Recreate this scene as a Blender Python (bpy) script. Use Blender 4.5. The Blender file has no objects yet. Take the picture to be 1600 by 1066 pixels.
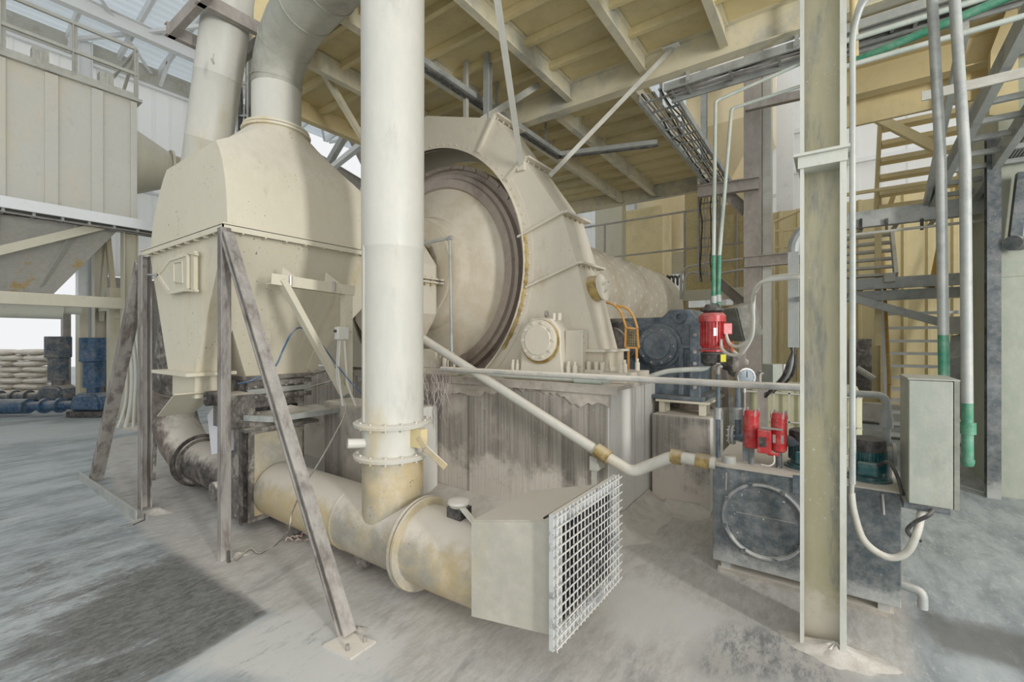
import bpy, bmesh, math, random
from mathutils import Vector, Matrix
random.seed(7)
PI = math.pi
SC = bpy.context.scene
COL = SC.collection

# ---------------------------------------------------------------- camera
EYE = 1.75
YAW = math.radians(35.54)
cam_data = bpy.data.cameras.new('camera')
cam = bpy.data.objects.new('camera', cam_data)
COL.objects.link(cam)
cam.location = (0, 0, EYE)
cam.rotation_euler = (PI/2, 0, YAW)
cam_data.sensor_width = 36
cam_data.lens = 700/1600*36
cam_data.shift_y = -2/1600
cam_data.clip_start = 0.05
SC.camera = cam

# ---------------------------------------------------------------- world, lights, exposure
world = bpy.data.worlds.new('hall_daylight')
SC.world = world
world.use_nodes = True
bg = world.node_tree.nodes['Background']
bg.inputs[0].default_value = (0.975, 0.985, 1.0, 1)
bg.inputs[1].default_value = 0.92
SC.view_settings.view_transform = 'Standard'
SC.view_settings.look = 'None'
SC.view_settings.gamma = 1
SC.view_settings.use_curve_mapping = False
SC.view_settings.exposure = 0.0
SC.cycles.max_bounces = 8
SC.cycles.diffuse_bounces = 5
SC.cycles.use_denoising = True

def area_light(name, loc, target, size, size_y, power, color=(1, 1, 1)):
    l = bpy.data.lights.new(name, 'AREA')
    l.shape = 'RECTANGLE'; l.size = size; l.size_y = size_y
    l.energy = power; l.color = color
    o = bpy.data.objects.new(name, l)
    COL.objects.link(o)
    o.location = loc
    o.rotation_euler = (Vector(target)-Vector(loc)).to_track_quat('-Z', 'Y').to_euler()
    return o
# added soft fill from behind and beside the viewer, to brighten the deck
area_light('fill_light', (4.5, -5.5, 3.0), (-2.5, 4.0, 3.6), 9, 6, 230, (1.0, 0.985, 0.96))
# a tall narrow doorway on the right: its light throws the tall pipe's shadow on the hopper
area_light('doorway_daylight', (9.0, -0.85, 3.0), (-2.66, 2.2, 2.8), 0.7, 4.0, 850, (1.0, 0.99, 0.97))

# ---------------------------------------------------------------- from a picture point to a place
FW = Vector((-math.sin(YAW), math.cos(YAW), 0))
RT = Vector((math.cos(YAW), math.sin(YAW), 0))
EYEP = Vector((0, 0, EYE))
def ray(px, py): return FW + RT*((px-800)/700.0) + Vector((0, 0, -(py-531)/700.0))
def D(px, py, d): return EYEP + ray(px, py)*d
def U(px, py, u): r = ray(px, py); return EYEP + r*(u/r.x)
def V(px, py, v): r = ray(px, py); return EYEP + r*(v/r.y)
def Z(px, py, z): r = ray(px, py); return EYEP + r*((z-EYE)/r.z)
def vec(*a): return Vector(a)

# ---------------------------------------------------------------- materials
def lin(c):
    return tuple(((x/255.0)/12.92 if x/255.0 <= 0.04045 else ((x/255.0+0.055)/1.055)**2.4) for x in c) + (1,)
def node(nt, t, **kw):
    n = nt.nodes.new(t)
    for k, v in kw.items(): setattr(n, k, v)
    return n
def math_(nt, op, a, b=None, c=None, clamp=False):
    n = node(nt, 'ShaderNodeMath', operation=op); n.use_clamp = clamp
    for i, x in enumerate((a, b, c)):
        if x is None: continue
        if isinstance(x, (int, float)): n.inputs[i].default_value = x
        else: nt.links.new(x, n.inputs[i])
    return n.outputs[0]
def mixc(nt, f, a, b):
    n = node(nt, 'ShaderNodeMix', data_type='RGBA')
    for s, x in ((0, f), (6, a), (7, b)):
        if isinstance(x, (int, float, tuple)): n.inputs[s].default_value = x
        else: nt.links.new(x, n.inputs[s])
    return n.outputs[2]
def noise(nt, scale, detail=4, rough=0.55, vecin=None, dist=0.0):
    n = node(nt, 'ShaderNodeTexNoise')
    n.inputs['Scale'].default_value = scale
    n.inputs['Detail'].default_value = detail
    n.inputs['Roughness'].default_value = rough
    n.inputs['Distortion'].default_value = dist
    if vecin: nt.links.new(vecin, n.inputs['Vector'])
    return n.outputs[0]
def ramp(nt, f, lo, hi):
    n = node(nt, 'ShaderNodeMapRange', interpolation_type='SMOOTHSTEP')
    nt.links.new(f, n.inputs[0])
    n.inputs[1].default_value = lo; n.inputs[2].default_value = hi
    return n.outputs[0]
def scaled(nt, s):
    g = node(nt, 'ShaderNodeNewGeometry')
    m = node(nt, 'ShaderNodeMapping')
    m.inputs['Scale'].default_value = s
    nt.links.new(g.outputs['Position'], m.inputs['Vector'])
    return m.outputs[0], g
DUST = lin((222, 214, 200))
MATS = {}
def mat(name, base, alt=None, alt_lo=0.45, alt_hi=0.65, scale=1.5, streak=1.0, rough=0.7, metal=0.0,
        dust=0.5, dustcol=None, splash=0.0, speck=0.0, speckcol=(60, 52, 42), bump=0.05):
    """painted or bare metal with worn patches of a second colour, dark flecks and dust lying on what faces up"""
    if name in MATS: return MATS[name]
    m = bpy.data.materials.new(name); m.use_nodes = True
    nt = m.node_tree; bs = nt.nodes['Principled BSDF']
    pv, g = scaled(nt, (1, 1, 1.0/streak))
    c = lin(base)
    if alt:
        c = mixc(nt, ramp(nt, noise(nt, scale, 9, 0.68, pv, 0.3), alt_lo, alt_hi), c, lin(alt))
    fine = noise(nt, 14, 5, 0.7, pv)
    c = mixc(nt, math_(nt, 'MULTIPLY', ramp(nt, fine, 0.35, 0.75), 0.16), c, DUST)
    grime = mixc(nt, 0.45, c, lin((96, 84, 66)))
    c = mixc(nt, math_(nt, 'MULTIPLY', ramp(nt, noise(nt, 5.0, 6, 0.72, pv, 0.2), 0.56, 0.78), 0.5), c, grime)
    if speck:
        s = ramp(nt, noise(nt, 42, 2, 0.5, g.outputs['Position']), 0.76-speck*0.12, 0.78-speck*0.12)
        big = ramp(nt, noise(nt, 2.3, 2, 0.5, g.outputs['Position']), 0.5, 0.6)
        c = mixc(nt, math_(nt, 'MULTIPLY', s, math_(nt, 'MULTIPLY', big, 0.8)), c, lin(speckcol))
    if dust:
        sx = node(nt, 'ShaderNodeSeparateXYZ'); nt.links.new(g.outputs['Normal'], sx.inputs[0])
        nn = math_(nt, 'ADD', sx.outputs[2], math_(nt, 'MULTIPLY', math_(nt, 'SUBTRACT', noise(nt, 7, 5, 0.7, pv), 0.5), 0.9))
        up = ramp(nt, nn, 0.25, 0.8)
        veil = math_(nt, 'MULTIPLY', ramp(nt, noise(nt, 3.1, 6, 0.75, g.outputs['Position']), 0.45, 0.7), dust*0.45)
        f = math_(nt, 'MAXIMUM', math_(nt, 'MULTIPLY', up, min(1, dust*1.5)), veil)
        if splash:
            sp = node(nt, 'ShaderNodeSeparateXYZ'); nt.links.new(g.outputs['Position'], sp.inputs[0])
            hh = math_(nt, 'SUBTRACT', math_(nt, 'MULTIPLY', noise(nt, 9, 6, 0.75, g.outputs['Position']), splash*2), sp.outputs[2])
            f = math_(nt, 'MAXIMUM', f, math_(nt, 'MULTIPLY', ramp(nt, hh, -.06, splash*.7), 0.75))
        c = mixc(nt, f, c, lin(dustcol) if dustcol else DUST)
    nt.links.new(c, bs.inputs['Base Color']) if not isinstance(c, tuple) else None
    if isinstance(c, tuple): bs.inputs['Base Color'].default_value = c
    bs.inputs['Roughness'].default_value = rough
    bs.inputs['Metallic'].default_value = metal
    if bump:
        b = node(nt, 'ShaderNodeBump'); b.inputs['Strength'].default_value = bump*4
        b.inputs['Distance'].default_value = 0.01
        nt.links.new(fine, b.inputs['Height']); nt.links.new(b.outputs[0], bs.inputs['Normal'])
    MATS[name] = m
    return m
def half(nt, sep, p, q, w, wob):
    """0 on the right of the floor line p>q, 1 on its left, over a width w"""
    n = Vector((-(q.y-p.y), q.x-p.x)).normalized()
    a = math_(nt, 'MULTIPLY', sep.outputs[0], n.x)
    b = math_(nt, 'MULTIPLY_ADD', sep.outputs[1], n.y, a)
    d = math_(nt, 'ADD', math_(nt, 'SUBTRACT', b, n.x*p.x+n.y*p.y), wob)
    return ramp(nt, d, -w, w)

CREAM = mat('cream_paint', (205, 199, 178), (190, 176, 140), 0.5, 0.72, 1.1, 2.0, 0.55, 0, 0.45, speck=0.6)
CREAM_CLEAN = mat('cream_paint_clean', (198, 193, 172), (184, 172, 136), 0.5, 0.75, 0.8, 2.5, 0.5, 0, 0.3)
GUARD = mat('guard_paint', (204, 197, 180), (186, 172, 142), 0.55, 0.75, 1.4, 1.5, 0.5, 0, 0.4, speck=0.5, speckcol=(110, 90, 50))
DUCT = mat('duct_paint', (184, 166, 126), (150, 148, 136), 0.42, 0.66, 1.8, 1.0, 0.5, 0, 0.8, (208, 200, 186), speck=0.5)
PIPE = mat('grey_cream_paint', (192, 191, 181), (186, 172, 134), 0.54, 0.72, 1.0, 3.0, 0.45, 0, 0.4)
ELBOW = mat('elbow_paint', (160, 160, 148), (124, 122, 108), 0.45, 0.65, 0.9, 1.0, 0.5, 0, 0.1)
YELLOW = mat('yellow_cream_paint', (214, 196, 146), (194, 178, 132), 0.45, 0.7, 1.2, 1.0, 0.6, 0, 0.25)
DECKM = mat('deck_paint', (214, 198, 150), (194, 180, 136), 0.42, 0.68, 0.9, 1.0, 0.6, 0, 0.15)
DECKBEAM = mat('deck_beam_paint', (212, 204, 176), (178, 178, 166), 0.45, 0.65, 1.7, 1.0, 0.6, 0, 0.3)
GREYST = mat('galvanised_grey', (158, 162, 158), (128, 132, 130), 0.45, 0.7, 2.5, 1.0, 0.5, 0.1, 0.35)
GREYPAINT = mat('pale_grey_paint', (178, 178, 168), (160, 156, 144), 0.45, 0.7, 1.5, 1.0, 0.55, 0, 0.35)
RUSTLEG = mat('weathered_tube', (136, 132, 127), (98, 90, 84), 0.46, 0.6, 9, 5.0, 0.6, 0.1, 0.5, (186, 180, 172), splash=.08)
BLACK = mat('black_duct_paint', (44, 40, 38), (66, 60, 56), 0.4, 0.7, 2.4, 1.0, 0.55, 0, 0.85, (205, 196, 184))
MOTTLE = mat('mottled_dark_metal', (84, 80, 76), (150, 144, 136), 0.5, 0.62, 8, 1.5, 0.6, 0.1, 0.6)
TAUPE = mat('taupe_steel', (150, 142, 134), (132, 124, 116), 0.45, 0.7, 1.1, 2.0, 0.6, 0, 0.3)
WHITEST = mat('white_steel', (228, 230, 230), None, dust=0.1, rough=0.5)
def sheet_mat(name, col):
    m = bpy.data.materials.new(name); m.use_nodes = True
    nt = m.node_tree; out = nt.nodes['Material Output']; bs = nt.nodes['Principled BSDF']
    bs.inputs['Base Color'].default_value = lin(col); bs.inputs['Roughness'].default_value = .5
    tr = node(nt, 'ShaderNodeBsdfTranslucent'); tr.inputs[0].default_value = lin(col)
    mx = node(nt, 'ShaderNodeMixShader'); mx.inputs[0].default_value = .5
    nt.links.new(bs.outputs[0], mx.inputs[1]); nt.links.new(tr.outputs[0], mx.inputs[2]); nt.links.new(mx.outputs[0], out.inputs[0])
    return m
WALLM = sheet_mat('white_light_sheet', (250, 250, 248))
YCLAD = mat('yellow_cladding', (212, 196, 146), (200, 186, 140), 0.4, 0.7, 0.8, 2.0, 0.5, 0, 0.2)
BAG = mat('filter_paint', (196, 194, 184), (204, 194, 166), 0.45, 0.7, 0.5, 1.5, 0.55, 0, 0.2)
HOPPERG = mat('bin_paint', (166, 164, 156), (172, 148, 100), 0.56, 0.60, 1.5, 1.0, 0.6, 0, 0.15)
GEARBLUE = mat('slate_blue_paint', (66, 82, 94), (84, 98, 108), 0.45, 0.6, 3, 1.0, 0.45, 0, 0.45, (150, 146, 138))
BLUE = mat('blower_blue', (8, 70, 108), (14, 60, 86), 0.45, 0.65, 3, 1.0, 0.4, 0, 0.3, (178, 172, 160))
BLUEDUSTY = mat('dusty_blower', (44, 66, 82), (110, 108, 102), 0.45, 0.65, 4, 1.0, 0.6, 0, 0.8, (160, 152, 140))
RED = mat('red_paint', (182, 24, 30), (150, 20, 28), 0.45, 0.65, 4, 1.0, 0.35, 0, 0.3, (214, 170, 164))
TEAL = mat('teal_paint', (16, 88, 92), (12, 66, 74), 0.45, 0.65, 4, 1.0, 0.4, 0, 0.35, (150, 160, 156))
GREENP = mat('green_pipe_paint', (40, 122, 92), (64, 136, 108), 0.45, 0.65, 3, 1.0, 0.5, 0, 0.25, (170, 186, 176))
PALEPIPE = mat('dusty_green_pipe', (172, 184, 176), (196, 198, 190), 0.4, 0.65, 3, 2.0, 0.5, 0, 0.35)
ORANGE = mat('orange_paint', (196, 140, 52), (176, 124, 60), 0.5, 0.7, 4, 1.0, 0.5, 0, 0.25)
MUSTARD = mat('mustard_rail', (176, 134, 32), (160, 128, 60), 0.5, 0.7, 2, 1.0, 0.5, 0, 0.1)
CABINET = mat('cabinet_grey', (148, 153, 142), (162, 166, 158), 0.4, 0.7, 1.1, 2.0, 0.45, 0, 0.25)
TANKM = mat('tank_slate', (66, 76, 80), (92, 100, 104), 0.46, 0.64, 2.2, 1.0, 0.45, 0, 0.5, (178, 178, 172), splash=.2, speck=0.5, speckcol=(190, 188, 180))
WHITEPL = mat('white_plastic', (214, 214, 206), None, dust=0.3)
DARK = mat('dark_rubber', (34, 34, 36), (60, 58, 56), 0.45, 0.7, 5, 1.0, 0.7, 0, 0.45, (130, 126, 120))
DUSTM = mat('powder_dust', (200, 194, 184), (180, 173, 162), 0.4, 0.7, 5, 1.0, 0.95, 0, 0.0, bump=0.15)
STEEL = mat('bare_steel', (176, 172, 168), (140, 132, 128), 0.45, 0.65, 3, 1.0, 0.4, 0.4, 0.15)
MILLM = mat('mill_paint', (206, 198, 180), (190, 178, 154), 0.45, 0.65, 0.9, 1.0, 0.6, 0, 0.15)
RIM = mat('mill_rim_metal', (168, 156, 146), (134, 120, 112), 0.45, 0.65, 1.2, 1.0, 0.35, 0.3, 0.1)
GEARRED = mat('gear_red_brown', (124, 84, 78), (140, 106, 98), 0.45, 0.65, 1.8, 1.0, 0.45, 0.2, 0.1)
OCHRE = mat('ochre_grease', (168, 146, 84), (128, 104, 48), 0.45, 0.6, 6, 1.0, 0.6, 0, 0.2)
WRAP = mat('bag_plastic', (212, 207, 196), (198, 192, 180), 0.45, 0.65, 3, 1.0, 0.6, 0, 0.4)
BLUEHOSE = mat('blue_hose', (44, 84, 124), None, dust=0.25)
SILVERM = mat('silo_paint', (240, 224, 184), (228, 210, 168), 0.45, 0.7, 0.6, 1.5, 0.6, 0, 0.2)
HOODM = mat('hood_paint', (170, 167, 153), (178, 168, 134), 0.5, 0.72, 1.6, 1.0, 0.55, 0, 0.75, (208, 200, 186))
GRILLEM = mat('grille_metal', (196, 198, 196), (140, 142, 144), 0.52, 0.62, 9, 1.0, 0.5, 0.2, 0.6)
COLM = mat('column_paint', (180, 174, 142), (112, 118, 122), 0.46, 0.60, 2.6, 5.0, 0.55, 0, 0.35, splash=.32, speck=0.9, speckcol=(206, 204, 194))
COLEDGE = mat('column_edge_paint', (190, 192, 182), (170, 170, 158), 0.45, 0.65, 2, 3.0, 0.5, 0, 0.3)
PANEL = mat('panel_green_grey', (158, 164, 148), (178, 166, 128), 0.5, 0.75, 0.9, 2.0, 0.6, 0, 0.2)
GLASSM = bpy.data.materials.new('gauge_face'); GLASSM.use_nodes = True
GLASSM.node_tree.nodes['Principled BSDF'].inputs['Base Color'].default_value = lin((150, 160, 166))
GLASSM.node_tree.nodes['Principled BSDF'].inputs['Roughness'].default_value = 0.5

def concrete_mat():
    m = bpy.data.materials.new('board_marked_concrete'); m.use_nodes = True
    nt = m.node_tree; bs = nt.nodes['Principled BSDF']
    g = node(nt, 'ShaderNodeNewGeometry')
    sp = node(nt, 'ShaderNodeSeparateXYZ'); nt.links.new(g.outputs['Position'], sp.inputs[0])
    pv, _ = scaled(nt, (14, 14, 0.35))
    st = noise(nt, 2.4, 6, 0.75, pv)
    c = mixc(nt, ramp(nt, st, 0.32, 0.66), lin((132, 126, 117)), lin((170, 164, 154)))
    pw, _ = scaled(nt, (6, 6, 0.02))
    c = mixc(nt, math_(nt, 'MULTIPLY', ramp(nt, noise(nt, 2.0, 1, 0.5, pw), 0.60, 0.63), 0.35), c, lin((100, 94, 88)))
    pl, _ = scaled(nt, (1, 1, 1))
    c = mixc(nt, ramp(nt, noise(nt, 1.4, 5, 0.6, pl), 0.5, 0.66), c, lin((188, 180, 168)))
    # dust splashed up from the floor
    h = math_(nt, 'SUBTRACT', math_(nt, 'MULTIPLY', noise(nt, 3.2, 6, 0.7, pl), 1.3), math_(nt, 'MULTIPLY', sp.outputs[2], 1.15))
    c = mixc(nt, ramp(nt, h, 0.0, 0.35), c, lin((206, 198, 186)))
    # dust crust along the top edge and on what faces up
    sn = node(nt, 'ShaderNodeSeparateXYZ'); nt.links.new(g.outputs['True Normal'], sn.inputs[0])
    c = mixc(nt, ramp(nt, sn.outputs[2], 0.3, 0.7), c, lin((212, 205, 194)))
    # the end faces are paler, in uneven patches
    side = math_(nt, 'MULTIPLY', ramp(nt, sn.outputs[0], 0.5, 0.9), ramp(nt, noise(nt, 1.2, 5, 0.6, pv), 0.25, 0.45))
    c = mixc(nt, side, c, lin((216, 214, 206)))
    sc = ramp(nt, noise(nt, 40, 2, 0.5, pl), 0.7, 0.73)
    c = mixc(nt, math_(nt, 'MULTIPLY', sc, 0.6), c, lin((205, 200, 190)))
    nt.links.new(c, bs.inputs['Base Color']); bs.inputs['Roughness'].default_value = 0.9
    b = node(nt, 'ShaderNodeBump'); b.inputs['Strength'].default_value = 0.5; b.inputs['Distance'].default_value = 0.02
    nt.links.new(st, b.inputs['Height']); nt.links.new(b.outputs[0], bs.inputs['Normal'])
    return m
CONC = concrete_mat()

def floor_mat():
    m = bpy.data.materials.new('dusty_concrete_floor'); m.use_nodes = True
    nt = m.node_tree; bs = nt.nodes['Principled BSDF']
    g = node(nt, 'ShaderNodeNewGeometry')
    sp = node(nt, 'ShaderNodeSeparateXYZ'); nt.links.new(g.outputs['Position'], sp.inputs[0])
    pos = g.outputs['Position']
    mp = node(nt, 'ShaderNodeMapping'); mp.inputs['Rotation'].default_value = (0, 0, math.radians(6)); mp.inputs['Scale'].default_value = (3.0, 1, 1)
    nt.links.new(pos, mp.inputs['Vector'])
    n1 = noise(nt, 0.9, 8, 0.72, mp.outputs[0], 0.3)
    n2 = noise(nt, 5.0, 9, 0.82, mp.outputs[0], 0.15)
    n3 = noise(nt, 34, 5, 0.7, pos)
    wob = math_(nt, 'MULTIPLY', math_(nt, 'SUBTRACT', noise(nt, 2.2, 4, 0.6, pos), 0.5), 0.35)
    base = mixc(nt, ramp(nt, n1, 0.36, 0.62), lin((142, 149, 150)), lin((182, 188, 188)))
    base = mixc(nt, math_(nt, 'MULTIPLY', ramp(nt, n2, 0.5, 0.68), 0.75), base, lin((208, 210, 208)))
    base = mixc(nt, math_(nt, 'MULTIPLY', ramp(nt, n3, 0.5, 0.75), 0.2), base, lin((110, 112, 112)))
    small = math_(nt, 'MULTIPLY', wob, 0.18)
    def reg(pts, w, wb=wob):
        r = None
        for i in range(len(pts)):
            a = Z(*pts[i], 0); b = Z(*pts[(i+1) % len(pts)], 0)
            h = half(nt, sp, a, b, w, wb)
            r = h if r is None else math_(nt, 'MULTIPLY', r, h)
        return r
    # trodden dark concrete, cut off sharply where the drifted dust begins
    n4 = noise(nt, 1.6, 9, 0.82, mp.outputs[0], 0.3)
    n5 = noise(nt, 9, 8, 0.85, mp.outputs[0], 0.2)
    hard = reg([(-500, 1400), (300, 1032), (418, 958), (330, 880), (205, 815), (-500, 730)], 0.015, small)
    core = reg([(60, 1120), (310, 1120), (520, 960), (420, 880), (300, 850), (60, 960)], 0.35)
    wide = reg([(-100, 1150), (310, 1150), (520, 960), (330, 800), (60, 790), (-100, 900)], 0.6)
    k = math_(nt, 'MULTIPLY_ADD', core, 0.12, math_(nt, 'MULTIPLY', wide, 0.06))
    amt = ramp(nt, math_(nt, 'ADD', math_(nt, 'MULTIPLY_ADD', n4, 0.6, math_(nt, 'MULTIPLY', n5, 0.4)), k), 0.53, 0.66)
    dk = mixc(nt, ramp(nt, n5, 0.38, 0.60), lin((74, 72, 69)), lin((128, 127, 122)))
    fl = ramp(nt, noise(nt, 26, 5, 0.75, mp.outputs[0], 0.1), 0.60, 0.66)
    dk = mixc(nt, math_(nt, 'MULTIPLY', fl, 0.55), dk, lin((184, 184, 178)))
    base = mixc(nt, math_(nt, 'MULTIPLY', math_(nt, 'MULTIPLY', hard, amt), 0.92), base, dk)
    # beige dust drifted round the machines
    drift = reg([(200, 815), (430, 965), (700, 1100), (1440, 1060), (1400, 860), (1100, 700), (700, 600), (150, 690)], 0.06, math_(nt, 'MULTIPLY', wob, 0.5))
    dc = mixc(nt, ramp(nt, n2, 0.35, 0.6), lin((176, 170, 161)), lin((200, 195, 187)))
    dc = mixc(nt, ramp(nt, n1, 0.52, 0.66), dc, lin((152, 148, 142)))
    base = mixc(nt, math_(nt, 'MULTIPLY', drift, 0.85), base, dc)
    white = reg([(290, 1040), (560, 1100), (640, 1000), (520, 940), (420, 962)], 0.08, small)
    base = mixc(nt, math_(nt, 'MULTIPLY', white, ramp(nt, n2, 0.3, 0.5)), base, lin((206, 204, 198)))
    w2 = reg([(960, 1000), (1250, 1010), (1240, 975), (1100, 935), (1010, 880), (930, 930)], 0.15)
    base = mixc(nt, math_(nt, 'MULTIPLY', w2, 0.8), base, lin((204, 202, 196)))
    path = reg([(-100, 705), (230, 672), (230, 655), (-100, 672)], 0.25)
    base = mixc(nt, math_(nt, 'MULTIPLY', path, 0.7), base, lin((196, 200, 198)))
    d2 = reg([(1090, 1050), (1330, 1090), (1290, 1015), (1120, 965)], 0.12)
    base = mixc(nt, math_(nt, 'MULTIPLY', d2, math_(nt, 'MULTIPLY', ramp(nt, n2, 0.4, 0.6), 0.8)), base, lin((104, 106, 106)))
    # tank shadow is light's business; the brown trail is spilt oil
    d3 = reg([(1440, 1010), (1660, 1075), (1700, 1020), (1440, 955)], 0.08)
    base = mixc(nt, math_(nt, 'MULTIPLY', d3, 0.75), base, lin((104, 102, 96)))
    nt.links.new(base, bs.inputs['Base Color'])
    rr = node(nt, 'ShaderNodeMapRange'); nt.links.new(n2, rr.inputs[0]); rr.inputs[3].default_value = 0.5; rr.inputs[4].default_value = 0.85
    nt.links.new(rr.outputs[0], bs.inputs['Roughness'])
    b = node(nt, 'ShaderNodeBump'); b.inputs['Strength'].default_value = 0.25; b.inputs['Distance'].default_value = 0.01
    nt.links.new(n2, b.inputs['Height']); nt.links.new(b.outputs[0], bs.inputs['Normal'])
    return m
FLOORM = floor_mat()

# ---------------------------------------------------------------- mesh builder
def frame_of(d, up=None):
    d = d.normalized()
    up = Vector(up) if up else (Vector((0, 0, 1)) if abs(d.z) < 0.95 else Vector((0, 1, 0)))
    x = up.cross(d)
    if x.length < 1e-5: x = Vector((1, 0, 0)).cross(d)
    x.normalize(); y = d.cross(x).normalized()
    return x, y
SECT = {
    'I': lambda w, h, t: [(-w/2, -h/2), (w/2, -h/2), (w/2, -h/2+t), (t/2, -h/2+t), (t/2, h/2-t), (w/2, h/2-t), (w/2, h/2), (-w/2, h/2), (-w/2, h/2-t), (-t/2, h/2-t), (-t/2, -h/2+t), (-w/2, -h/2+t)],
    'C': lambda w, h, t: [(-w/2, -h/2), (w/2, -h/2), (w/2, -h/2+t), (-w/2+t, -h/2+t), (-w/2+t, h/2-t), (w/2, h/2-t), (w/2, h/2), (-w/2, h/2)],
    'L': lambda w, h, t: [(-w/2, -h/2), (w/2, -h/2), (w/2, -h/2+t), (-w/2+t, -h/2+t), (-w/2+t, h/2), (-w/2, h/2)],
    'B': lambda w, h, t: [(-w/2, -h/2), (w/2, -h/2), (w/2, h/2), (-w/2, h/2)],
}
class B:
    def __init__(s): s.m = bmesh.new()
    def face(s, vs):
        try: return s.m.faces.new(vs)
        except ValueError: return None
    def pts(s, l): return [s.m.verts.new(p) for p in l]
    def hexa(s, b4, t4):
        a = s.pts(b4); c = s.pts(t4)
        s.face(a[::-1]); s.face(c)
        for i in range(4): s.face([a[i], a[(i+1) % 4], c[(i+1) % 4], c[i]])
        return s
    def box(s, lo, hi):
        (x0, y0, z0), (x1, y1, z1) = lo, hi
        return s.hexa([(x0, y0, z0), (x1, y0, z0), (x1, y1, z0), (x0, y1, z0)], [(x0, y0, z1), (x1, y0, z1), (x1, y1, z1), (x0, y1, z1)])
    def cbox(s, c, size, rotz=0, M=None):
        c = Vector(c); x, y, z = [k/2 for k in size]
        R = M if M else Matrix.Rotation(rotz, 3, 'Z')
        f = lambda a, b_, d: c + R @ Vector((a*x, b_*y, d*z))
        return s.hexa([f(-1, -1, -1), f(1, -1, -1), f(1, 1, -1), f(-1, 1, -1)], [f(-1, -1, 1), f(1, -1, 1), f(1, 1, 1), f(-1, 1, 1)])
    def extr(s, poly, d):
        d = Vector(d); a = s.pts(poly); c = s.pts([Vector(p)+d for p in poly]); n = len(a)
        s.face(a[::-1]); s.face(c)
        for i in range(n): s.face([a[i], a[(i+1) % n], c[(i+1) % n], c[i]])
        return s
    def beam(s, p, q, kind='B', w=.1, h=.1, t=.01, up=None):
        p = Vector(p); q = Vector(q); x, y = frame_of(q-p, up)
        return s.extr([p+x*a+y*b_ for a, b_ in SECT[kind](w, h, t)], q-p)
    def rings(s, rs, cap=True, close=False):
        L = [s.pts(r) for r in rs]; n = len(L[0])
        if close: L.append(L[0])
        for k in range(len(L)-1):
            for i in range(n): s.face([L[k][i], L[k][(i+1) % n], L[k+1][(i+1) % n], L[k+1][i]])
        if cap and not close: s.face(L[0][::-1]); s.face(L[-1])
        return s
    def lathe(s, o, ax, prof, n=32, cap=True, up=None):
        o = Vector(o); ax = Vector(ax).normalized(); x, y = frame_of(ax, up)
        rs = [[o+ax*h+(x*math.cos(2*PI*i/n)+y*math.sin(2*PI*i/n))*max(r, 1e-4) for i in range(n)] for h, r in prof]
        return s.rings(rs, cap)
    def cyl(s, p, q, r, r2=None, n=20):
        p = Vector(p); q = Vector(q)
        return s.lathe(p, q-p, [(0, r), ((q-p).length, r if r2 is None else r2)], n)
    def ring(s, o, ax, r0, r1, t, n=48):
        """a flat washer of thickness t centred on o"""
        h = t/2
        o = Vector(o); a = Vector(ax).normalized(); x, y = frame_of(a)
        rs = [[o+a*k+(x*math.cos(2*PI*i/n)+y*math.sin(2*PI*i/n))*r for i in range(n)] for k, r in ((-h, r0), (-h, r1), (h, r1), (h, r0))]
        return s.rings(rs, False, True)
    def tube(s, path, r, n=12, cap=True):
        P = [Vector(p) for p in path]; rs = []
        t0 = (P[1]-P[0]).normalized(); x, y = frame_of(t0)
        for i, p in enumerate(P):
            a = (P[i]-P[i-1]).normalized() if i else t0
            b_ = (P[i+1]-P[i]).normalized() if i < len(P)-1 else a
            t = (a+b_).normalized() if (a+b_).length > 1e-6 else a
            x = (x-t*x.dot(t)).normalized(); y = t.cross(x)
            k = 1/max(0.5, math.sqrt(max(0.05, (1+a.dot(b_))/2)))
            rr = r[i] if isinstance(r, (list, tuple)) else r
            c = a-b_
            rg = []
            for j in range(n):
                o = x*math.cos(2*PI*j/n)+y*math.sin(2*PI*j/n)
                if c.length > 1e-4:
                    cn = c.normalized(); o = o+cn*(o.dot(cn))*(k-1)
                rg.append(p+o*rr)
            rs.append(rg)
        return s.rings(rs, cap)
    def bolts(s, o, ax, R, n, r=.012, h=.02, a0=0, a1=2*PI, m=6):
        o = Vector(o); ax = Vector(ax).normalized(); x, y = frame_of(ax)
        for i in range(n):
            t = a0+(a1-a0)*i/n
            c = o+(x*math.cos(t)+y*math.sin(t))*R
            s.cyl(c, c+ax*h, r, n=m)
        return s
    def blob(s, c, size, n=20, seed=0):
        """a low irregular mound: steep in the middle, running out to nothing"""
        rnd = random.Random(seed); c = Vector(c)
        ph = [rnd.random()*6.28 for _ in range(4)]
        rs = []
        for k in range(9):
            f = 0.02+k/8.0; ring = []
            for i in range(2*n):
                a = 2*PI*i/(2*n)
                w = 1+.22*math.sin(2*a+ph[0])+.14*math.sin(3*a+ph[1])+.08*math.sin(7*a+ph[2])+rnd.uniform(-.03, .03)
                z = size[2]*(1-f/1.02)**1.7*(1+rnd.uniform(-.12, .12))
                ring.append(c+Vector((math.cos(a)*size[0]*w*f, math.sin(a)*size[1]*w*f, z)))
            rs.append(ring)
        return s.rings(rs, True)
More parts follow.
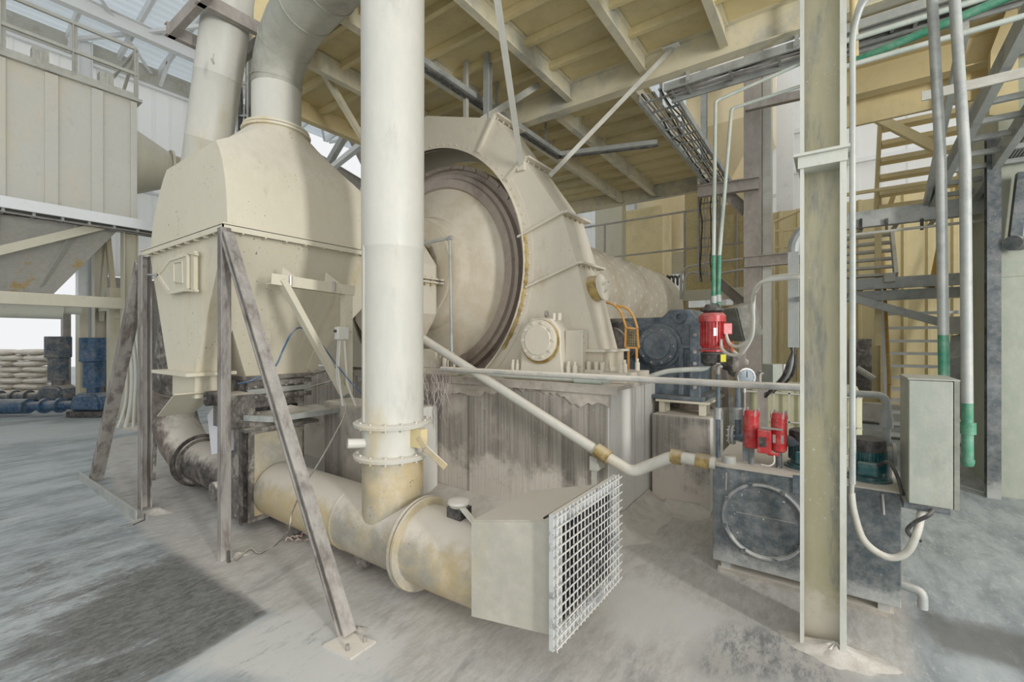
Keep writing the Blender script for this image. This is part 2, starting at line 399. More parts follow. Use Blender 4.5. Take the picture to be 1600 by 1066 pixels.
    def drift(s, p, q, out, h, w, n=40, seed=0):
        """powder banked against a foot line p>q, running out by w in direction out"""
        rnd = random.Random(seed); p = Vector(p); q = Vector(q); o = Vector(out)
        g = []
        for i in range(n+1):
            f = i/n; e = min(1, 6*f, 6*(1-f))
            k = (.85+.05*math.sin(f*9+seed)+.03*math.sin(f*23+seed*2))*(.35+.65*e)
            b_ = p.lerp(q, f)
            g.append([b_+o*(w*k*t)+Vector((0, 0, h*k*(1-t)**1.8+.002)) for t in (0, .12, .3, .5, .75, 1)]+[b_+o*(w*k)+Vector((0, 0, -.01)), b_+Vector((0, 0, -.01))])
        return s.rings(g)
def smooth_path(pts, k=6):
    P = [Vector(p) for p in pts]; out = []
    for i in range(len(P)-1):
        a = P[max(i-1, 0)]; b_ = P[i]; c = P[i+1]; d = P[min(i+2, len(P)-1)]
        for j in range(k):
            t = j/k
            out.append(0.5*((2*b_)+(c-a)*t+(2*a-5*b_+4*c-d)*t*t+(3*b_-a-3*c+d)*t**3))
    out.append(P[-1])
    return out
def corner_path(pts, r=0.08, k=5):
    """straight runs joined by rounded bends"""
    P = [Vector(p) for p in pts]; out = [P[0]]
    for i in range(1, len(P)-1):
        a = (P[i-1]-P[i]); c = (P[i+1]-P[i]); rr = min(r, a.length*.45, c.length*.45)
        s0 = P[i]+a.normalized()*rr; s1 = P[i]+c.normalized()*rr
        for j in range(k+1):
            t = j/k; out.append(s0*(1-t)**2+P[i]*2*t*(1-t)+s1*t*t)
    out.append(P[-1]); return out

def obj(name, b, m, parent=None, **kw):
    # the few bolts, gussets and clamps of one part become pieces of their own
    if name in ('bolt', 'gusset', 'clamp') and parent is not None:
        bm = b.m; bm.verts.index_update(); seen = set(); parts = []
        for v0 in bm.verts:
            if v0 in seen: continue
            st = [v0]; isl = []; seen.add(v0)
            while st:
                v = st.pop(); isl.append(v)
                for e in v.link_edges:
                    o_ = e.other_vert(v)
                    if o_ not in seen: seen.add(o_); st.append(o_)
            parts.append(isl)
        if 1 < len(parts) <= 60:
            last = None
            for isl in parts:
                nb = B(); mp_ = {v: nb.m.verts.new(v.co) for v in isl}; done = set()
                for v in isl:
                    for f in v.link_faces:
                        if f not in done: done.add(f); nb.face([mp_[x] for x in f.verts])
                last = obj1(name, nb, m, parent, **kw)
            return last
    return obj1(name, b, m, parent, **kw)
def obj1(name, b, m, parent=None, bevel=0, smooth=True, label=None, kind=None):
    bm = b.m if isinstance(b, B) else b
    bmesh.ops.recalc_face_normals(bm, faces=bm.faces)
    me = bpy.data.meshes.new(name); bm.to_mesh(me); bm.free()
    if smooth:
        for p in me.polygons: p.use_smooth = True
        me.set_sharp_from_angle(angle=math.radians(32))
    me.materials.append(m)
    o = bpy.data.objects.new(name, me); COL.objects.link(o)
    if parent: o.parent = parent; o.matrix_parent_inverse = Matrix.Translation(-parent.location)
    if bevel:
        md = o.modifiers.new('edge', 'BEVEL'); md.width = bevel; md.segments = 2; md.limit_method = 'ANGLE'; md.angle_limit = math.radians(40)
    if label: o['label'] = label
    if kind: o['kind'] = kind
    return o
def thing(name, label, cat, loc=(0, 0, 0), group=None):
    o = bpy.data.objects.new(name, None); COL.objects.link(o)
    o.location = loc; o.empty_display_size = 0.1
    o['label'] = label; o['category'] = cat
    if group: o['group'] = group
    return o
def tag(o, label, cat, group=None, kind=None):
    o['label'] = label; o['category'] = cat
    if group: o['group'] = group
    if kind: o['kind'] = kind
    return o
def struct(name, b, m, parent=None, **k):
    o = obj(name, b, m, parent, **k)
    o['kind'] = 'structure'
    return o
def one(name, b, m, label, cat, group=None, kind=None, **k):
    return tag(obj(name, b, m, None, **k), label, cat, group, kind)
def dup(root, delta, label=None, group=None):
    def cp(o, par):
        c = o.copy(); COL.objects.link(c)
        if par: c.parent = par; c.matrix_parent_inverse = o.matrix_parent_inverse.copy()
        for ch in [x for x in o.children]: cp(ch, c)
        return c
    r = cp(root, None); r.location = root.location+Vector(delta)
    if label: r['label'] = label
    if group: r['group'] = group
    return r
def cladding(p, q, z0, z1, pitch=0.3, depth=0.04, nrm=None):
    p = Vector(p); q = Vector(q); d = (q-p); L = d.length; d.normalize()
    n = Vector(nrm) if nrm else Vector((-d.y, d.x, 0))
    prof = []; x = 0
    while x < L:
        for f, h in ((0, 0), (.72, 0), (.8, 1), (.92, 1)):
            prof.append(p+d*min(L, x+f*pitch)+n*depth*h)
        x += pitch
    prof.append(q)
    b = B()
    lo = b.pts([Vector((a.x, a.y, z0)) for a in prof]); hi = b.pts([Vector((a.x, a.y, z1)) for a in prof])
    for i in range(len(lo)-1): b.face([lo[i], lo[i+1], hi[i+1], hi[i]])
    back = -n*0.03
    lb = b.pts([Vector((a.x, a.y, z0)) for a in (p+back, q+back)]); hb = b.pts([Vector((a.x, a.y, z1)) for a in (p+back, q+back)])
    b.face([lb[0], hb[0], hb[1], lb[1]])
    b.face([lo[0], hi[0], hb[0], lb[0]]); b.face([lo[-1], lb[-1], hb[-1], hi[-1]])
    b.face(hi + [hb[1], hb[0]]); b.face(lo + [lb[1], lb[0]])
    return b

# ================================================================ THE SETTING
b = B(); b.box((-40, -12, -0.2), (30, 40, 0)); struct('floor', b, FLOORM, smooth=False)
# hall wall behind the filter house: white cladding, girts and a pale band under the eaves
wl = B(); wl.m.free(); wl = cladding((-17, -9, 0), (-17, 8.0, 0), 3.6, 9.5, 0.42, 0.05, (1, 0, 0)); struct('wall_left', wl, WALLM, smooth=False)
b = B(); b.box((-17.1, -9, 9.5), (-16.95, 8.0, 10.1)); struct('trim_1', b, GREYPAINT, smooth=False)
b = B()
for z in (4.9, 6.2, 7.5, 9.45): b.beam((-16.85, -9, z), (-16.85, 8, z), 'B', .08, .08)
struct('trim_2', b, WHITEST, smooth=False)
b = B()
for v in (-6, -1.2, 3.2, 8.0): b.beam((-16.8, v, 0), (-16.8, v, 10.0), 'I', .3, .3, .02)
struct('trim_3', b, WHITEST, smooth=False)
# corrugated roof sheet over the left aisle, its purlins and bracing
def roof_z(u): return 10.15+(u+17)*0.16
prof = B(); pts = []; u = -17.2
while u < -3.0:
    for f, h in ((0, 0), (.4, 0), (.5, 1), (.9, 1)): pts.append((u+f*0.24, h*0.045))
    u += 0.24
A_ = prof.pts([(p, -9, roof_z(p)+h) for p, h in pts]); C_ = prof.pts([(p, 24, roof_z(p)+h) for p, h in pts])
for i in range(len(A_)-1): prof.face([A_[i], A_[i+1], C_[i+1], C_[i]])
struct('roof', prof, sheet_mat('translucent_roof', (226, 234, 238)), smooth=False)
b = B()
for v in (-3.4, -1.3, 0.8, 2.9, 3.98, 4.95, 6.0, 7.1, 8.2, 9.4, 10.6, 12, 13.5, 15, 17): b.beam((-17, v, roof_z(-17)-.13), (-3, v, roof_z(-3)-.13), 'C', .08, .22, .012)
struct('trim_4', b, WHITEST, smooth=False)
b = B()
for u in (-15.1, -11.0, -7.0): b.beam((u, -9, roof_z(u)-.42), (u, 24, roof_z(u)-.42), 'I', .22, .36, .02)
struct('trim_5', b, WHITEST, smooth=False)
b = B()
for v0 in (-4.5, .3, 2.9, 6.0, 10.6):
    for ua, ub in ((-16.8, -11), (-11, -5)):
        b.beam((ua, v0, roof_z(ua)-.32), (ub, v0+4.4, roof_z(ub)-.32), 'L', .09, .09, .012); b.beam((ua, v0+4.4, roof_z(ua)-.32), (ub, v0, roof_z(ub)-.32), 'L', .09, .09, .012)
for v in (2.9, 4.95, 8.2): b.beam((-16.9, v, 9.6), (-16.2, v, roof_z(-16.2)-.2), 'L', .08, .08, .012)
struct('trim_6', b, WHITEST, smooth=False)
# bright far end of the hall behind the mill
wb = cladding((-17, 19.0, 0), (2.0, 19.0, 0), 2.2, 11.0, 0.5, 0.05, (0, -1, 0)); struct('wall_back', wb, WALLM, smooth=False)
b = B()
for z in (3.4, 5.2, 7.0, 8.8): b.beam((-17, 18.85, z), (2.0, 18.85, z), 'B', .1, .1)
struct('trim_7', b, WHITEST, smooth=False)
b = B()
for u in (-14, -10.5, -7, -3.5): b.beam((u, 18.7, 0), (u, 18.7, 11.0), 'I', .35, .35, .02, up=(0, 1, 0))
struct('trim_8', b, WHITEST, smooth=False)
# cladding on the viewer's right: white upper sheet, yellow lower sheet
wr = cladding((-0.9, 14.5, 0), (9.0, 14.5, 0), 4.2, 9.5, 0.5, 0.05, (0, -1, 0)); struct('wall_right', wr, WALLM, smooth=False)
b = B()
for z in (5.2, 6.3, 7.4, 8.5): b.beam((-0.9, 14.38, z), (9.0, 14.38, z), 'B', .1, .1)
struct('trim_9', b, WHITEST, smooth=False)
wy = cladding((-1.35, 12.6, 0), (9.0, 12.6, 0), 0.0, 4.85, 0.38, 0.07, (0, -1, 0)); struct('wall_front', wy, YCLAD, smooth=False)

# ---------------------------------------------------------------- overhead deck
DZ = 5.3
b = B()
b.box((-5.2, 2.6, DZ), (1.6, 5.6, DZ+.02)); b.box((-6.45, 2.95, DZ), (-5.2, 5.6, DZ+.02))
b.box((-0.9, 7.3, DZ), (6.5, 10.4, DZ+.02)) if False else None
struct('ceiling', b, DECKM, smooth=False)
# far bay of the deck, ribbed sheet laid across
b = B(); v = 5.6; P_ = []
while v < 10.3:
    for f, h in ((0, 0), (.55, 0), (.62, .07), (.93, .07)): P_.append((v+f*.47, h))
    v += .47
A_ = b.pts([(-6.45, p, DZ-.05+h) for p, h in P_]); C_ = b.pts([(-2.12, p, DZ-.05+h) for p, h in P_])
for i in range(len(A_)-1): b.face([A_[i], A_[i+1], C_[i+1], C_[i]])
b.box((-6.45, 5.6, DZ+.04), (-2.12, 10.3, DZ+.06))
struct('ceiling', b, DECKM, smooth=False)
def deck_beam(p, q, w=.11, h=.26, k='I', m=DECKBEAM, lab='', grp='beams under the deck'):
    return one('deck_beam', B().beam(p, q, k, w, h, .014), m, lab, 'beam', grp, smooth=False)
deck_beam((-6.45, 5.55, DZ-.17), (1.6, 5.55, DZ-.17), .16, .36, 'I', lab='deep cream cross beam carrying the middle of the overhead deck')
for u, k in ((-0.99, 'shortest, nearest the tall column'), (-1.9, 'in front of the fixing plate with the slanting stay'), (-2.95, 'above the peak of the gear guard')):
    deck_beam((u, 2.5, DZ-.13), (u, 5.5, DZ-.13), .09, .24, lab='grey-edged deck joist, '+k)
deck_beam((-5.15, 2.5, DZ-.13), (-5.15, 5.5, DZ-.13), .09, .24, lab='grey deck edge channel beside the bent duct', k='C')
deck_beam((-5.2, 2.64, DZ-.08), (1.6, 2.64, DZ-.08), .09, .2, lab='grey channel closing the near edge of the deck', k='C')
deck_beam((-6.4, 2.95, DZ-.13), (-6.4, 10.3, DZ-.13), .12, .3, lab='cream beam along the deck edge behind the bent duct', m=YELLOW)
deck_beam((-4.1, 2.6, DZ-.13), (-4.1, 10.3, DZ-.13), .1, .28, lab='cream deck beam passing over the mill behind the tall pipe', m=DECKBEAM)
deck_beam((-3.3, 5.6, DZ-.13), (-3.3, 10.3, DZ-.13), .1, .28, lab='cream beam under the ribbed far bay of the deck')
deck_beam((-2.15, 5.6, DZ-.13), (-2.15, 10.3, DZ-.13), .1, .3, lab='deck edge beam beside the cable ladder')
deck_beam((-6.45, 10.32, DZ-.15), (-2.1, 10.32, DZ-.15), .12, .32, lab='cream cross beam closing the far end of the deck')
first = None
for i, v in enumerate((2.95, 3.4, 3.9, 4.4, 4.95)):
    o = one('deck_stiffener', B().beam((-6.4, v, DZ-.05), (1.6, v, DZ-.05), 'L', .06, .09, .008), DECKM,
        ['thin deck stiffener nearest the front edge of the overhead deck', 'thin deck stiffener, second from the front edge of the overhead deck', 'thin deck stiffener across the middle of the overhead deck bay', 'thin deck stiffener, second before the deep cream cross beam', 'thin deck stiffener closest to the deep cream cross beam'][i], 'stiffener', 'stiffeners under the deck plate', smooth=False)

# cable tray slung under the deck from behind the tall pipe, turning towards the cable ladder
tz = 4.86
tray = thing('cable_tray', 'grey metal cable tray hung under the deck, bending above the gear guard', 'cable tray', (-3.75, 4, tz))
TP = [(-3.75, 2.8, tz), (-3.75, 6.6, tz), (-2.25, 7.1, tz)]
for i in range(2):
    obj('tray_channel', B().beam(TP[i], TP[i+1], 'C', .14, .07, .008, up=(0, 0, 1)), GREYST, tray, smooth=False)
obj('cable', B().tube([(p[0]+.02, p[1], p[2]-.045) for p in TP], .012, 6), DARK, tray)
obj('cable', B().tube([(p[0]-.03, p[1], p[2]-.05) for p in TP], .010, 6), DARK, tray)
for v in (3.4, 4.9, 6.2): obj('hanger', B().beam((-3.75, v, tz), (-3.75, v, DZ), 'L', .04, .04, .005), GREYST, tray, smooth=False)

def cable_ladder(path, w, nr, lab, cab=9, m=GREYST, side=None, name='cable_ladder', cat='cable ladder', cm=STEEL):
    t = thing(name, lab, cat, path[0])
    P = [Vector(p) for p in path]
    for k in range(len(P)-1):
        a, c = P[k], P[k+1]; d = (c-a).normalized(); s = Vector(side) if side else d.cross(Vector((0, 0, 1))).normalized()
        n = d.cross(s).normalized()
        if n.z < -.1: n = -n
        for sg in (-1, 1): obj('rail', B().beam(a+s*sg*w/2, c+s*sg*w/2, 'C', .03, .09, .006, up=n), m, t, smooth=False)
        L = (c-a).length; cnt = max(2, int(nr*L))
        for i in range(cnt):
            q = a+d*(L*(i+.5)/cnt)
            obj('rung', B().beam(q-s*w/2, q+s*w/2, 'B', .03, .018, up=n), m, t, smooth=False)
        rnd = random.Random(k+5)
        for i in range(cab):
            off = (i+.5)/cab-.5
            pp = [a+d*(L*j/10.0)+s*(off*w*.9+rnd.uniform(-.02, .02))+n*(.02+rnd.uniform(-.01, .025)) for j in range(11)]
            obj('cable', B().tube(smooth_path(pp, 2), .011+rnd.random()*.006, 6), cm if i % 3 else DARK, t)
    return t
# ladder along the deck's open edge and its continuation across, behind the column
cable_ladder([(-1.86, 5.75, 4.92), (-1.86, 10.2, 4.92)], .42, 3.2, 'cable ladder full of grey cables running beside the open edge of the deck', side=(1, 0, 0))
cable_ladder([(-1.7, 5.8, 4.88), (2.2, 5.8, 4.88)], .34, 2.2, 'cable ladder running across under the deck towards the tall column', side=(0, 1, 0))
for o_ in [c for c in COL.objects if c.name.startswith('cable_ladder') and not c.parent]:
    for f in (.3, 1.4, 2.6):
        a = o_.location+(vec(0, f, 0) if o_.location.x < -1.8 else vec(f, -.22, 0))
        obj('hanger', B().beam(a-vec(0, 0, .04), vec(a.x, a.y, DZ), 'L', .04, .04, .006), GREYST, o_, smooth=False)
lp = [V(1108, 312, 10.4), V(1106, 440, 10.4)]
cable_ladder([(lp[0].x, 10.4, DZ), (lp[0].x, 10.4, lp[1].z)], .42, 3.0, 'upright cable ladder dropping from the deck in front of the yellow panels', side=(1, 0, 0), cab=6)

# ================================================================ CENTRE TALL PIPE
PX, PV_ = -2.66, 2.2
t = thing('extraction_pipe', 'tall pale cream pipe rising from the floor duct in front of the mill', 'pipe', (PX, PV_, .5))
obj('lower_pipe', B().cyl((PX, PV_, .45), (PX, PV_, .90), .222, n=40), DUCT, t)
obj('damper_collar', B().cyl((PX, PV_, .90), (PX, PV_, 1.14), .222, n=40), PIPE, t)
obj('upper_pipe', B().lathe((PX, PV_, 1.14), (0, 0, 1), [(0, .222), (1.26, .222), (1.27, .228), (1.285, .228), (1.285, .226), (4.2, .232)], 40), PIPE, t)
obj('seam', B().beam((PX-.05, PV_-.222, 1.16), (PX-.05, PV_-.222, 2.42), 'B', .012, .008), PIPE, t)
for z in (.905, 1.135):
    f = obj('flange', B().lathe((PX, PV_, z-.012), (0, 0, 1), [(0, .222), (0, .278), (.022, .284), (.03, .27), (.034, .222)], 48, False), PIPE, t)
    obj('bolt', B().bolts((PX, PV_, z-.03), (0, 0, 1), .25, 14, .009, .06), PIPE, f)
c = V(570, 692, PV_-.2)
obj('stub', B().cyl((PX-.05, PV_-.19, 1.01), (PX-.11, PV_-.31, 1.02), .034, n=16), PIPE, t)
h = obj('handle_bracket', B().box((PX+.20, PV_-.03, .99), (PX+.33, PV_+.03, 1.12)), YELLOW, t, smooth=False)
hp = [Vector((PX+.31, PV_-.03, 1.07)), Vector((PX+.36, PV_-.02, 1.0)), Vector((PX+.52, PV_+.02, .88))]
obj('damper_handle', B().beam(hp[0], hp[1], 'B', .012, .045).beam(hp[1], hp[2], 'B', .012, .05), DUCT, t, bevel=.005)

# ================================================================ FLOOR DUCT
ZC, DR = .33, .25
t = thing('floor_duct', 'fat cream dusty duct lying along the floor below the hopper', 'duct', (-3.3, PV_, 0))
obj('duct_body', B().lathe((-4.31, PV_, ZC), (1, 0, 0), [(0, .24), (.06, DR), (1.2, DR), (1.205, .254), (1.22, .254), (1.225, DR), (1.97, DR)], 48), DUCT, t)
f = obj('flange', B().ring((-2.34, PV_, ZC), (1, 0, 0), .24, .315, .02, 48), DUCT, t)
obj('bolt', B().bolts((-2.345, PV_, ZC), (1, 0, 0), .288, 18, .009, .03), STEEL, f)
f = obj('flange', B().ring((-2.31, PV_, ZC), (1, 0, 0), .24, .312, .02, 48), DUCT, t)
# drooped reducer to the hood
obj('reducer', B().lathe((-2.31, PV_, ZC), (1, 0, 0), [(0, .26), (.25, .258), (.5, .25), (.72, .245)], 48), DUCT, t)
obj('support_skid', B().beam((-4.5, PV_+.1, .03), (-2.2, PV_+.1, .03), 'C', .12, .06, .01), MOTTLE, t, smooth=False)
for u in (-3.9, -2.9): obj('saddle', B().box((u-.03, PV_-.14, .03), (u+.03, PV_+.2, .12)), MOTTLE, t, smooth=False)
# damper head on top of the reducer
q = V(722, 800, PV_)
cx, cv, cz = q.x, PV_, .60
h = obj('damper_block', B().box((cx-.09, cv-.05, cz-.03), (cx+.03, cv+.06, cz+.05)), DARK, t, smooth=False)
obj('damper_cap', B().lathe((cx-.03, cv, cz+.05), (0, 0, 1), [(0, .055), (.025, .075), (.04, .07), (.05, .02)], 16), PIPE, h)
obj('damper_lever', B().beam((cx-.02, cv-.01, cz+.07), (cx+.17, cv-.05, cz-.01), 'B', .045, .012), PIPE, h, bevel=.004)

# intake hood with wire grille
fl, fr = V(862, 795, 1.9), None
hb = [V(738, 962, 1.90), V(738, 815, 1.90)]
u0, z0, z1 = hb[0].x, hb[0].z, hb[1].z
gl_b, gl_t = U(866, 1012, -1.10), U(866, 797, -1.10)
gr_b, gr_t = U(966, 914, -1.10), U(966, 750, -1.10)
t = thing('intake_hood', 'grey-green sheet metal intake hood with a square wire grille at the duct end', 'hood', (-1.3, 2.2, .3))
G0, G1 = gl_b.y, gr_b.y; zb, zt = (gl_b.z+gr_b.z)/2, (gl_t.z+gr_t.z)/2
bb = B()
ins = .05
near_b = (-1.12, G0+ins, zb+ins); far_b = (-1.12, G1-ins, zb+ins); far_t = (-1.12, G1-ins, zt-ins); near_t = (-1.12, G0+ins, zt-ins)
nb = (u0, 1.9, z0); fb = (u0, 2.5, z0); ft = (u0, 2.5, z1); ntp = (u0, 1.9, z1)
def quad(bb, a, c, d, e, th):
    n = (Vector(c)-Vector(a)).cross(Vector(e)-Vector(a)).normalized()*th
    bb.extr([Vector(a), Vector(c), Vector(d), Vector(e)], n)
quad(bb, nb, near_b, near_t, ntp, .008); quad(bb, fb, far_b, far_t, ft, .008)
quad(bb, nb, near_b, far_b, fb, .008); quad(bb, ntp, near_t, far_t, ft, .008)
# back plate, pierced where the duct enters
obj('hood_shell', bb, HOODM, t, smooth=False)
obj('back_plate', B().box((u0-.006, 1.9, z0), (u0+.004, 2.5, z1)), HOODM, t, smooth=False)
bb = B()
for (a, c, d, e) in (((G0, zb), (G0+.085, zt), 0, 0), ((G1-.085, zb), (G1, zt), 0, 0), ((G0+.085, zb), (G1-.085, zb+.075), 0, 0), ((G0+.085, zt-.075), (G1-.085, zt), 0, 0)):
    bb.box((-1.13, a[0], a[1]), (-1.105, c[0], c[1]))
obj('grille_frame', bb, GRILLEM, t, smooth=False)
bb = B(); NV, NH = 18, 13
for i in range(NV+1):
    y = G0+.015+(G1-G0-.03)*i/NV; bb.cyl((-1.092, y, zb-.005), (-1.092, y, zt+.01), .0038, n=6)
for i in range(NH+1):
    z = zb+.02+(zt-zb-.03)*i/NH; bb.cyl((-1.084, G0-.005, z), (-1.084, G1+.02, z), .0045, n=6)
obj('wire_grille', bb, GRILLEM, t)
obj('shade_backing', B().box((-1.20, G0+.06, zb+.05), (-1.19, G1-.06, zt-.05)), mat('jet', (18, 18, 20), None, dust=0), t, smooth=False)  # black sheet standing in for the shaded inside of the hood
bb = B()
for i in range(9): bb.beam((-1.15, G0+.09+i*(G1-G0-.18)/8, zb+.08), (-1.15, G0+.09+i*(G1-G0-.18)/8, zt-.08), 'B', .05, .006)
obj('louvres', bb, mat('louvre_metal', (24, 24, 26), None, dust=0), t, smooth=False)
# joint box under the hopper, black duct and its elbow
t = thing('transition_box', 'dark square steel box joining the black duct to the cream floor duct', 'duct box', (-4.6, 2.2, 0))
obj('box_body', B().box((-4.98, 1.93, .07), (-4.34, 2.46, .92)), MOTTLE, t, smooth=False)
obj('cream_side', B().box((-4.34, 1.98, .12), (-4.33, 2.44, .88)), DUCT, t, smooth=False)
f = obj('flange', B().beam((-4.36, 1.90, .07), (-4.36, 1.90, .95), 'L', .06, .06, .01), BLACK, t, smooth=False)
obj('cream_strip', B().box((-4.40, 1.885, .07), (-4.375, 1.90, .95)), DUCT, f, smooth=False)
obj('top_plate', B().box((-5.05, 1.86, .92), (-4.22, 2.55, .95)), MOTTLE, t, smooth=False)
obj('round_port', B().cyl((-4.98, 1.93, .25), (-4.98, 1.88, .25), .09, n=24), MOTTLE, t)
t = thing('black_duct', 'soot-black floor duct with dust on top and an elbow turning upward', 'duct', (-6.3, 2.2, 0))
obj('duct_body', B().cyl((-6.15, PV_, .31), (-4.98, PV_, .31), .235, n=40), BLACK, t)
f = obj('flange', B().ring((-6.15, PV_, .31), (1, 0, 0), .22, .31, .03), BLACK, t)
f2 = obj('band', B().ring((-6.10, PV_, .31), (1, 0, 0), .22, .27, .05), MOTTLE, t)
el = [Vector((-6.15, PV_, .31))]
for k in range(1, 6):
    a = k/5*PI/2*0.98; el.append(Vector((-6.15-.95*math.sin(a), PV_, .31+.75*(1-math.cos(a)))))
el.append(Vector((-7.02, PV_, 1.15)))
obj('elbow', B().tube(el, .25, 32), mat('rusty_elbow', (92, 80, 74), (124, 112, 104), 0.4, 0.6, 3, dust=.75), t)
obj('support_foot', B().beam((-6.9, 1.95, 0), (-7.0, 2.0, .6), 'B', .06, .03), MOTTLE, t, smooth=False)

# inclined pipe from the elbow up past the dome
p0 = Vector((-7.02, PV_, 1.12)); p1 = V(361, -20, 2.25)
t = thing('inclined_pipe', 'tall inclined cream pipe rising behind the hopper dome', 'pipe', p0)
d = p1-p0
obj('lower_cone', B().lathe(p0, d, [(0, .25), (.05, .25), (1.1, .24)], 32), MOTTLE, t)
obj('pipe_body', B().lathe(p0+d*.2, d, [(0, .238), (d.length*.45, .238), (d.length*.45+.01, .243), (d.length*.45+.03, .238), (d.length*.6, .238), (d.length*.6+.01, .243), (d.length*.6+.03, .238), (d.length*.8, .238)], 40), PIPE, t)
f = obj('eyelet', B().tube([V(333, 84, 2.0), V(331, 92, 1.97), V(334, 100, 2.0)], .012, 8), PIPE, t)
q = V(345, 52, 2.25)
t = thing('clamp_frame', 'brown steel channel frame clamped round the top of the inclined pipe', 'frame', q)
zz = q.z
for s in (-1, 1):
    obj('channel', B().beam((q.x-.45, 2.25+s*.34, zz), (q.x+1.0, 2.25+s*.34, zz), 'C', .07, .14, .012), TAUPE, t, smooth=False)
obj('channel', B().beam((q.x-.42, 1.85, zz), (q.x-.42, 2.65, zz), 'C', .07, .14, .012), TAUPE, t, smooth=False)
obj('channel', B().beam((q.x+.42, 1.85, zz), (q.x+.42, 2.65, zz), 'C', .07, .14, .012), TAUPE, t, smooth=False)

# tall square column with a ladder-like cable rack behind it
p = D(405, 240, 7.2)
one('steel_column', B().beam((p.x, p.y, 0), (p.x, p.y, 7.5), 'B', .3, .3), YELLOW, 'cream box column standing between the inclined pipe and the bent duct', 'column', smooth=False)
p = D(381, 240, 7.0)
cable_ladder([(p.x, p.y, 2.0), (p.x, p.y, 7.0)], .16, 2.0, 'narrow upright cable ladder between the inclined pipe and the bent duct', cab=3, side=(.814, .581, 0), cm=DARK)

# ================================================================ HOPPER WITH DOME
t = thing('dust_hopper', 'big cream hopper with curved dome top and tapering outlets', 'hopper', (-4.9, 2.3, 1.4))
UL, UR, VN, VF, ZR = -5.81, -3.965, 1.6, 3.2, 2.67
def rect_pts(ul, ur, vn, vf, z, n=10):
    P = []
    cs = [(ul, vn), (ur, vn), (ur, vf), (ul, vf)]
    for k in range(4):
        a, c = cs[k], cs[(k+1) % 4]
        for i in range(n): f = i/n; P.append(Vector((a[0]+(c[0]-a[0])*f, a[1]+(c[1]-a[1])*f, z)))
    return P
def circ_pts(cx, cy, r, z, ul, ur, vn, vf, n=10):
    out = []
    for p in rect_pts(ul, ur, vn, vf, z, n):
        a = math.atan2((p.y-(vn+vf)/2)/(vf-vn), (p.x-(ul+ur)/2)/(ur-ul))
        out.append(Vector((cx+r*math.cos(a), cy+r*math.sin(a), z)))
    return out
CX, CY = -4.76, 2.40
sec = []
for z, ul, ur, vf in ((ZR+.01, -5.79, -3.98, 3.185), (2.80, -5.76, -3.985, 3.17), (2.95, -5.70, -4.0, 3.15), (3.10, -5.62, -4.03, 3.11), (3.24, -5.51, -4.08, 3.04), (3.34, -5.42, -4.13, 2.99), (3.42, -5.32, -4.19, 2.93)):
    sec.append(rect_pts(ul, ur, VN+.01, vf, z))
R_ = rect_pts(-5.32, -4.19, VN+.01, 2.93, 3.42); C0 = circ_pts(CX, CY, .29, 3.9, -5.32, -4.19, 1.6, 2.93)
for f, zf in ((.25, .22), (.5, .46), (.75, .71), (.92, .90), (1.0, 1.0)):
    sec.append([Vector((a.x+(c.x-a.x)*f, a.y+(c.y-a.y)*f, 3.42+.48*zf)) for a, c in zip(R_, C0)])
obj('dome', B().rings(sec), CREAM, t)
bb = B()
for (a, c) in (((UL, VN), (UR, VN)), ((UR, VN), (UR, VF)), ((UR, VF), (UL, VF)), ((UL, VF), (UL, VN))):
    mx = (min(a[0], c[0])-.05, min(a[1], c[1])-.05, ZR-.02); mn = (max(a[0], c[0])+.05, max(a[1], c[1])+.05, ZR+.005)
    bb.box(mx, mn) if a == (UL, VN) and c == (UR, VN) else None
bb = B(); bb.box((UL-.05, VN-.05, ZR-.006), (UR+.05, VF+.05, ZR+.012))
bb.beam((UL-.05, VN-.045, ZR-.025), (UR+.05, VN-.045, ZR-.025), 'B', .01, .05).beam((UR+.045, VN-.05, ZR-.025), (UR+.045, VF+.05, ZR-.025), 'B', .01, .05)
f = obj('rim_flange', bb, CREAM, t, smooth=False)
bb = B()
for i in range(9): bb.box((UL+.1+i*.2, VN-.045, ZR-.06), (UL+.112+i*.2, VN, ZR-.006)); 
for i in range(9): bb.box((UR, VN+.1+i*.18, ZR-.06), (UR+.045, VN+.112+i*.18, ZR-.006))
obj('rib_row', bb, CREAM, f, smooth=False)
# upper body and the two outlets
def body_u(z): k = (2.67-z)/1.215; return (-5.78+.53*k, -3.97-.63*k)
l0, r0 = body_u(2.66); l1, r1 = body_u(2.2); l2, r2 = body_u(1.84); l3, r3 = body_u(1.45)
bb = B().rings([[vec(l0, VN, 2.66), vec(r0, VN, 2.66), vec(r0, 3.18, 2.66), vec(l0, 3.18, 2.66)],
                [vec(l1, VN, 2.2), vec(r1, VN, 2.2), vec(r1, 3.16, 2.2), vec(l1, 3.16, 2.2)],
                [vec(l2, VN, 1.84), vec(r2, VN, 1.84), vec(r2, 2.92, 1.84), vec(l2, 2.92, 1.84)]])
obj('hopper_body', bb, CREAM, t, smooth=False)
bb = B().rings([[vec(l2, VN, 1.84), vec(r2, VN, 1.84), vec(r2, 1.82, 1.84), vec(l2, 1.82, 1.84)], [vec(l3, VN, 1.45), vec(r3, VN, 1.45), vec(r3, 1.82, 1.45), vec(l3, 1.82, 1.45)]])
obj('small_outlet', bb, CREAM, t, smooth=False)
bb = B().rings([[vec(l2, 1.82, 1.84), vec(r2, 1.82, 1.84), vec(r2, 2.92, 1.84), vec(l2, 2.92, 1.84)], [vec(-5.2, 2.03, 1.40), vec(-4.62, 2.03, 1.40), vec(-4.62, 2.66, 1.40), vec(-5.2, 2.66, 1.40)]])
obj('large_outlet', bb, CREAM, t, smooth=False)
